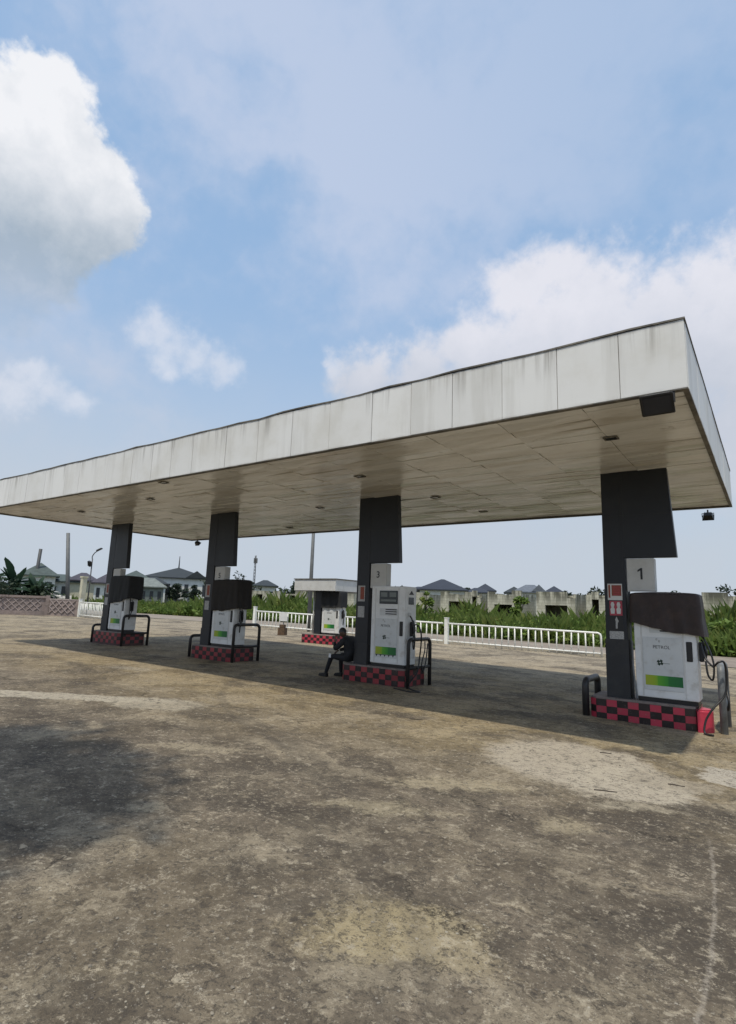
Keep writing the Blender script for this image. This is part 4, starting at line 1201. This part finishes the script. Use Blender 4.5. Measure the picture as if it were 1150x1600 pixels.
H_('low dark roof just right of the big blue roof', -42.2, 92.0, 4.6, 7, 4.9, 5.75, M['housewhite'], M['roof_blue'], ridge=1.2, wins=2)
H_('small house with dark peaked roof above the block ruins', -45.0, 101.5, 4.2, 6, 5.6, 7.0, M['housewhite'], M['roof_blue'], wins=2)
H_('house with pale grey roof and ridge left of column one', -36.0, 101.0, 6.0, 8, 5.4, 6.8, M['housewhite'], M['roof_grey'], ridge=1.5, wins=3, dormer=(1.5, 2.5, 1.3))
H_('dark roofed house tucked behind the pale grey roof', -33.2, 106.0, 4.6, 7, 5.3, 6.85, M['housewhite'], M['roof_blue'], wins=2)
H_('tiny dark peaked roof left of the pale grey roof', -40.2, 104.0, 3.8, 6, 5.4, 6.6, M['housewhite'], M['roof_dark'], wins=2)

# ------------------------------------------------------------------ unfinished block walls beyond the weeds
def ruin(label, xa, xb, y, zt, openings, dep=3.2, seed=0, cat='unfinished wall'):
    rr = random.Random(seed)
    zb = gz(xa) - .2
    t = thing('block_ruin', label, cat, ((xa + xb) / 2, y, zb), 0, 'unfinished block walls beyond the weeds')
    cx = (xa + xb) / 2
    th = .22
    xs = sorted(set([xa, xb] + [v for o in openings for v in o[:2]]))
    mb = MB()
    for a, b_ in zip(xs[:-1], xs[1:]):
        op = [o for o in openings if o[0] <= a + 1e-6 and o[1] >= b_ - 1e-6]
        ht = zt - zb + rr.choice((0, 0, -.23, -.46, .0, .12))
        if not op: mb.box(a - cx, b_ - cx, 0, th, 0, ht)
        else:
            o = op[0]
            if o[2] > 0: mb.box(a - cx, b_ - cx, 0, th, 0, o[2])
            if o[3] < ht - .1: mb.box(a - cx, b_ - cx, 0, th, o[3], ht)
    mb.done('front_wall', M['block'], t)
    mb = MB(); mb.box(xa - cx, xa - cx + th, th + .002, dep, 0, zt - zb - .1); mb.done('side_wall', M['block'], t)
    mb = MB(); mb.box(xb - cx - th, xb - cx, th + .002, dep, 0, zt - zb - .15); mb.done('side_wall', M['block'], t)
    mb = MB(); mb.box(xa - cx, xb - cx, dep + .002, dep + .2, 0, zt - zb - .3); mb.done('back_wall', M['block'], t)
    mb = MB(); mb.box(xa - cx + th + .01, xb - cx - th - .01, th + .01, dep - .01, zt - zb - .42, zt - zb - .27); mb.done('shade_slab', M['block'], t)  # unseen roof added inside the walls to keep the openings dark
    return t
ruin('row of slim bare block pillars and lintels above the weeds left of the small canopy', -48.6, -39.4, 44, 3.1, [(-46.9, -45.9, .0, 2.6), (-45.1, -44.3, 0, 2.6), (-43.2, -42.6, 0, 2.9), (-41.9, -41.0, 0, 2.5)], seed=1)
ruin('block ruin half hidden behind the small white canopy', -38.9, -33.2, 44, 3.15, [(-37.9, -36.8, .8, 2.5), (-35.4, -34.4, .8, 2.5)], seed=2)
ruin('narrow pale block ruin just right of the uncovered pump', -28.0, -24.9, 44, 3.2, [(-26.9, -25.8, .9, 2.0)], seed=3)
ruin('pale block ruin with one dark opening under the big blue roof', -23.7, -19.9, 44, 3.3, [(-22.9, -21.4, 1.0, 2.45), (-20.7, -20.3, 0, 2.9)], seed=4)
ruin('widest pale block ruin with one dark window in mid field', -19.3, -16.4, 44, 3.35, [(-18.7, -17.2, 1.3, 2.35)], seed=5)
ruin('pale block ruin with tall dark doorway left of column one', -15.2, -12.2, 44, 3.4, [(-14.5, -12.8, .6, 2.45)], seed=6)
ruin('stained short block ruin touching the edge of column one', -11.4, -8.4, 44, 3.45, [(-11.0, -10.5, 0, 3.0), (-9.6, -8.9, 1.0, 2.4)], seed=7)
ruin('mossy block ruin seen right of the brown covered pump', -3.9, 2.6, 44, 3.5, [(-2.4, -1.3, 1.0, 2.6), (.2, 1.4, 1.0, 2.6)], seed=8)
# pale rubble heap behind the boundary wall
mb = MB(); rr = random.Random(5)
for k in range(60):
    a, b_ = rr.uniform(-2.2, 2.2), rr.uniform(-1, 1); s_ = rr.uniform(.12, .38); zc = max(.1, 1.9 * math.exp(-(a / 1.5) ** 2 - (b_ / .9) ** 2) * rr.uniform(.5, 1))
    mt_ = Matrix.Translation((a, b_, zc)) @ Matrix.Rotation(rr.uniform(0, 6), 4, 'Z') @ Matrix.Rotation(rr.uniform(-.6, .6), 4, 'X')
    vs = mb.box(-s_, s_, -s_ * .7, s_ * .7, -s_ * .5, s_ * .5)
    for v in vs: v.co = mt_ @ v.co
tag(mb.done('rubble', M['rubble'], None, (-47.2, 22.6, gz(-47))), 'heap of pale broken blocks behind the low boundary wall', 'rubble', kind='stuff')

# ------------------------------------------------------------------ vegetation
def leaf_quads(bm, c, n, r, size, rr, flat=1.0, mi=0, squash=.75):
    for _ in range(n):
        d = Vector((rr.gauss(0, 1), rr.gauss(0, 1), rr.gauss(0, 1)))
        d.normalize(); d *= r * (rr.random() ** .45)
        p = c + Vector((d.x, d.y, d.z * squash))
        u = Vector((rr.gauss(0, 1), rr.gauss(0, 1), rr.gauss(0, .6))).normalized()
        v = u.cross(Vector((rr.gauss(0, 1), rr.gauss(0, 1), rr.gauss(0, 1)))).normalized()
        s_ = size * rr.uniform(.6, 1.3)
        f = bm.faces.new([bm.verts.new(p - u * s_), bm.verts.new(p + v * s_ * .45), bm.verts.new(p + u * s_), bm.verts.new(p - v * s_ * .45)])
        f.material_index = mi
def tree(label, x, y, h, cr, mat, seed=0, n=16, leaf=.28, per=90, trunk=True, cat='tree', name='tree', group=None, low=.45, zb=None, ysq=1.0):
    rr = random.Random(seed)
    zb = gz(x) if zb is None else zb
    t = thing(name, label, cat, (x, y, zb), 0, group)
    centres = []
    for k in range(n):
        a = rr.uniform(0, 2 * math.pi); rad = cr * (rr.random() ** .6) * .8
        zz = h * (low + (1 - low) * rr.random()) - .25 * cr
        lim = 1 - abs((zz / h - .7)) * .8
        centres.append(Vector((rad * lim * math.cos(a), ysq * rad * lim * math.sin(a), zz)))
    if trunk:
        mb = MB()
        tr = .035 * h
        mb.tube([(0, 0, -.2), (rr.uniform(-.1, .1), rr.uniform(-.1, .1), h * .4), (rr.uniform(-.2, .2), 0, h * .72)], tr, 7, taper=tr * .4)
        for c in centres[:7]:
            s0 = Vector((0, 0, h * rr.uniform(.3, .55)))
            mb.tube([s0, s0.lerp(c, .5) + Vector((0, 0, .1)), c], tr * .4, 5, taper=tr * .12)
        mb.done('trunk', M['bark'], t)
    bm = bmesh.new()
    for c in centres: leaf_quads(bm, c, per, cr * rr.uniform(.26, .46), leaf, rr)
    me = bpy.data.meshes.new('crown'); bm.to_mesh(me); bm.free()
    link('crown', me, mat, t)
    return t
G = 'trees along the far treeline'
far_t = [(-69.5, 74, 5.6, 1.9, 'rounded dark tree above the bare pillars left of the small canopy'), (-67.0, 73, 4.9, 1.5, 'small dark tree touching the small white canopy'),
         (-56.5, 88, 5.7, 2.3, 'low dark tree left of the big blue roof'), (-60.5, 88, 5.4, 2.2, 'low dark tree above the uncovered pump'),
         (-49, 100, 6.0, 2.0, 'tree between the big blue roof and the small dark peak'),
         (-24, 100, 6.2, 2.2, 'round dark tree touching column one from behind'), (-29, 104, 5.7, 2.4, 'low tree right of the pale grey roof'),
         (-81.0, 75.5, 5.4, 1.6, 'dark tree left of the grey roof behind the third pump'),
         (-98, 74, 4.8, 1.8, 'dark tree in front of the finial roofed house at right'), (-103, 73, 4.6, 1.6, 'dark tree in front of the finial roofed house at left'), (-100, 72, 4.9, 1.5, 'slim dark tree in front of the finial roofed house'),
         (-12, 100, 6.0, 2.8, 'broad tree behind the brown covered pump'), (-3.8, 96, 7.2, 2.6, 'taller tree at the right edge of the treeline'), (2, 98, 6.6, 3.2, 'tree beyond the mossy block ruin')]
for k, (x, y, h, cr, lb) in enumerate(far_t):
    tree(lb, x, y, h, cr, M['leaf_far'], seed=k + 20, n=10, leaf=.32, per=60, group=G)
# continuous far woodland on the horizon
rr = random.Random(77); bm = bmesh.new()
for k in range(420):
    az = R(-100 + 125 * k / 420 + rr.uniform(-.3, .3)); dist = rr.uniform(125, 170)
    x, y = dist * math.sin(az), dist * math.cos(az)
    hh = rr.uniform(3.2, 5.6) * (1.12 if az < -.9 else 1)
    leaf_quads(bm, Vector((x, y, gz(x) + hh * .45)), 70, hh * .62, .7, rr, squash=.9)
me = bpy.data.meshes.new('woodland'); bm.to_mesh(me); bm.free()
tag(link('woodland', me, M['leaf_far']), 'distant strip of dark green woodland along the horizon', 'woodland', kind='stuff')
# sparse bare tree by the third column
def bare_tree(label, x, y, h, seed):
    rr = random.Random(seed); t = thing('tree', label, 'tree', (x, y, gz(x)))
    mb = MB(); tips = []
    def br(p, d, ln, r, lv):
        q = p + d * ln
        mb.tube([p, p.lerp(q, .5) + Vector((rr.uniform(-.1, .1), rr.uniform(-.1, .1), 0)) * ln, q], r, 5, taper=r * .6)
        if lv == 0: tips.append(q); return
        for _ in range(3):
            nd = (d + Vector((rr.gauss(0, .55), rr.gauss(0, .55), rr.uniform(-.1, .4)))).normalized()
            br(q, nd, ln * rr.uniform(.55, .8), r * .6, lv - 1)
    br(Vector((0, 0, -.2)), Vector((.03, 0, 1)), h * .42, .14, 3)
    mb.done('trunk', M['bark'], t)
    bm = bmesh.new()
    for q in tips: leaf_quads(bm, q, 9, .35, .16, rr)
    me = bpy.data.meshes.new('crown'); bm.to_mesh(me); bm.free(); link('crown', me, M['leaf_far'], t)
bare_tree('thin sparse tree with bare twigs left of the third column', -62.5, 49.5, 5.0, 3)
bare_tree('tall thin sapling with few leaves right of the number box on the third column', -58.0, 51.5, 5.1, 9)

# banana plants behind the lattice wall
def banana(label, x, y, h, seed, nl=17):
    rr = random.Random(seed)
    t = thing('banana_plant', label, 'banana plant', (x, y, gz(x)), 0, 'banana plants behind the lattice wall')
    mb = MB(); mb.tube([(0, 0, -.1), (.04, 0, h * .3), (0, .03, h * .55)], .16, 8, taper=.09); mb.done('stem', M['leaf_banana'], t)
    for k in range(nl):
        a = 2 * math.pi * k / nl * 1.9 + rr.uniform(-.4, .4); el = rr.uniform(.25, 1.4)
        ln = h * rr.uniform(.42, .66); wd = rr.uniform(.26, .40)
        bm = bmesh.new(); prev = None; n = 9
        for i in range(n + 1):
            f = i / n
            rad = ln * f * math.cos(el) * (1 + .3 * f); z = h * (.36 + .16 * (k % 3) / 2) + ln * (f * math.sin(el) - .42 * f * f * (1.3 - math.sin(el) * .6))
            c = Vector((rad * math.cos(a), rad * math.sin(a), z)); sd_ = Vector((-math.sin(a), math.cos(a), 0))
            w = wd * (math.sin(math.pi * min(1, .12 + f * .88)) ** .6) * (1 if f > .12 else .3)
            jag = rr.uniform(.8, 1.1)
            row = [bm.verts.new(c + sd_ * w * jag - Vector((0, 0, w * .35))), bm.verts.new(c + Vector((0, 0, .02))), bm.verts.new(c - sd_ * w * rr.uniform(.8, 1.1) - Vector((0, 0, w * .35)))]
            if prev:
                for q in (0, 1): bm.faces.new([prev[q], prev[q + 1], row[q + 1], row[q]])
            prev = row
        me = bpy.data.meshes.new('leaf'); bm.to_mesh(me); bm.free(); link('leaf', me, M['leaf_banana'], t)
bn = [(-48.5, 17.6, 4.7, 'big banana plant with broad dark leaves at the left edge'), (-46.6, 19.0, 4.4, 'banana plant with upright leaves next to the green roofed house'), (-50.5, 16.0, 4.4, 'banana plant cut off by the left picture edge'), (-45.2, 20.0, 3.3, 'shorter banana plant with a leaf drooping over the hedge'), (-47.3, 17.0, 3.7, 'low banana plant close behind the lattice wall')]
for k, (x, y, h, lb) in enumerate(bn): banana(lb, x, y, h, 40 + k)
def bush(label, x, y, w, h, mat, seed, n=900, leaf=.13, group='bushes'):
    rr = random.Random(seed); bm = bmesh.new()
    for _ in range(14):
        leaf_quads(bm, Vector((rr.uniform(-w / 2, w / 2), rr.uniform(-.5, .5), h * rr.uniform(.25, .75))), n // 14, h * .38, leaf, rr)
    me = bpy.data.meshes.new('bush'); bm.to_mesh(me); bm.free()
    return tag(link('bush', me, mat, None, (x, y, gz(x))), label, 'bush', group)
bush('dark hedge bush behind the lattice wall below the banana leaves', -45.9, 17.2, 3.6, 2.7, M['leaf_dark'], 3, 1600, .15, 'bushes behind the lattice wall')
bush('dark bush behind the lattice wall, nearest the pale rubble', -45.6, 20.4, 3.6, 2.5, M['leaf_dark'], 4, 1600, .15, 'bushes behind the lattice wall')
bush('dark bush behind the lattice wall at the left picture edge', -48.5, 15.0, 3.4, 2.9, M['leaf_dark'], 5, 1600, .15, 'bushes behind the lattice wall')
# tall weeds in front of the ruins: uncountable undergrowth
def weeds():
    rr = random.Random(31); bm = bmesh.new()
    def hgt(x, y):
        return (.84 if x > -38 else .66) + 1.45 * max(0, noise.noise(Vector((x * .22, y * .3, 5))) + .12) + .40 * noise.noise(Vector((x * .9, y * .9, 1)))
    for k in range(3000):
        y = 32.8 + 10.5 * rr.random() ** 1.35
        x = rr.uniform(-72 if y > 34 else -70, 9)
        h = hgt(x, y) * (.62 + .62 * min(1, (y - 32.5) / 6.0))
        c = Vector((x, y, gz(x) + h * .45))
        leaf_quads(bm, c, 22, h * .55, .17, rr, mi=0, squash=.9)
        for _ in range(5):
            a = rr.uniform(0, 6.28); d = Vector((math.cos(a), math.sin(a), 0)); p = Vector((x + rr.uniform(-.3, .3), y + rr.uniform(-.3, .3), gz(x)))
            s_ = Vector((-d.y, d.x, 0)) * .035; hh = h * rr.uniform(.8, 1.25)
            m1 = p + Vector((0, 0, hh * .65)) + d * hh * .12; tp = p + Vector((0, 0, hh)) + d * hh * .42
            v = [bm.verts.new(q) for q in (p - s_, p + s_, m1 + s_ * 1.1, tp, m1 - s_ * 1.1)]
            f = bm.faces.new(v); f.material_index = 1
    me = bpy.data.meshes.new('undergrowth'); bm.to_mesh(me); bm.free()
    tag(link('undergrowth', me, [M['leaf'], M['grass']]), 'tangled green weeds and tall grass between the road and the ruins', 'undergrowth', kind='stuff')
weeds()
for k, (x, y, h, cr, lb) in enumerate([(-58.0, 36, 1.9, 1.8, 'rounded light green bush left of the third column'), (-64.5, 38, 2.2, 2.2, 'broad light green bush beside the farthest pump'), (-26.5, 37.5, 2.3, 1.3, 'leafy bush just right of the uncovered pump'),
                                       (-15.9, 42.2, 2.9, .8, 'tall green shrub in the gap between two block ruins'), (-24.2, 42.4, 3.0, .7, 'narrow green shrub between two block ruins under the big blue roof'), (-7.2, 37, 2.0, 1.5, 'bush behind column one'),
                                       (-1.6, 36.6, 1.9, 1.6, 'bright green bush right of the brown covered pump'), (-34, 38, 2.0, 1.6, 'light green bush seen under the small canopy')]):
    tree(lb, x, y, h, cr, M['leaf'], seed=60 + k, n=12, leaf=.16, per=70, trunk=True, cat='bush', name='shrub', group='shrubs in front of the ruins', low=.15)

# unseen tree added behind the camera, crown flattened to shape the left foreground shade
tree('unseen leafy tree added behind the camera to shade the left foreground', -5.3, -2.9, 14.5, 2.8, M['leaf'], seed=5, n=34, leaf=.17, per=120, low=.86, ysq=.30)

# ------------------------------------------------------------------ loose stones on the slab
rr = random.Random(12); bm = bmesh.new()
for k in range(1500):
    ang = R(rr.uniform(-75, 8)); d = 1.9 + 9 * rr.random() ** 1.8
    x, y = d * math.sin(ang), d * math.cos(ang)
    s_ = rr.choice((.004, .005, .006, .007, .009, .012))
    r_ = bmesh.ops.create_icosphere(bm, subdivisions=1, radius=s_, matrix=Matrix.Translation((x, y, gz(x) + .0083 * noise.noise(Vector((x * .35, y * .35, 3))) + s_ * .25)) @ Matrix.Rotation(rr.uniform(0, 6), 4, 'Z') @ Matrix.Diagonal((1, rr.uniform(.6, 1), rr.uniform(.4, .7), 1)))
    for v in r_['verts']: v.co += Vector((rr.uniform(-1, 1), rr.uniform(-1, 1), rr.uniform(-.5, .5))) * s_ * .2
me = bpy.data.meshes.new('gravel'); bm.to_mesh(me); bm.free()
pm, t_, b_ = newmat('pebble_stone'); g_ = geo(t_)
t_.put(b_.inputs['Base Color'], t_.mix(g_.outputs['Random Per Island'], (.09, .075, .06), (.33, .29, .22))); b_.inputs['Roughness'].default_value = .9
tag(link('gravel', me, pm), 'scattered grit and small stones on the worn concrete', 'gravel', kind='stuff')
# a few sticks and flat scraps by the pale patch
for k, (x, y, ln, a, lb) in enumerate([(-1.52, 6.38, .22, .35, 'dark stick lying on the pale concrete patch'), (-.98, 7.15, .16, .1, 'short dark stick at the right side of the pale patch'), (-1.9, 8.05, .14, .3, 'dark twig at the far edge of the pale patch'), (-4.7, 8.0, .2, .5, 'dark twig near the shadow edge')]):
    mb = MB(); mb.tube([(-ln / 2, 0, .007), (-.1 * ln, .004, .009), (.15 * ln, .001, .008), (ln / 2, .008, .006)], .0065, 5, taper=.004)
    tag(mb.done('stick', M['bark'], None, (x, y, gz(x)), (0, 0, a)), lb, 'stick', 'sticks on the concrete')
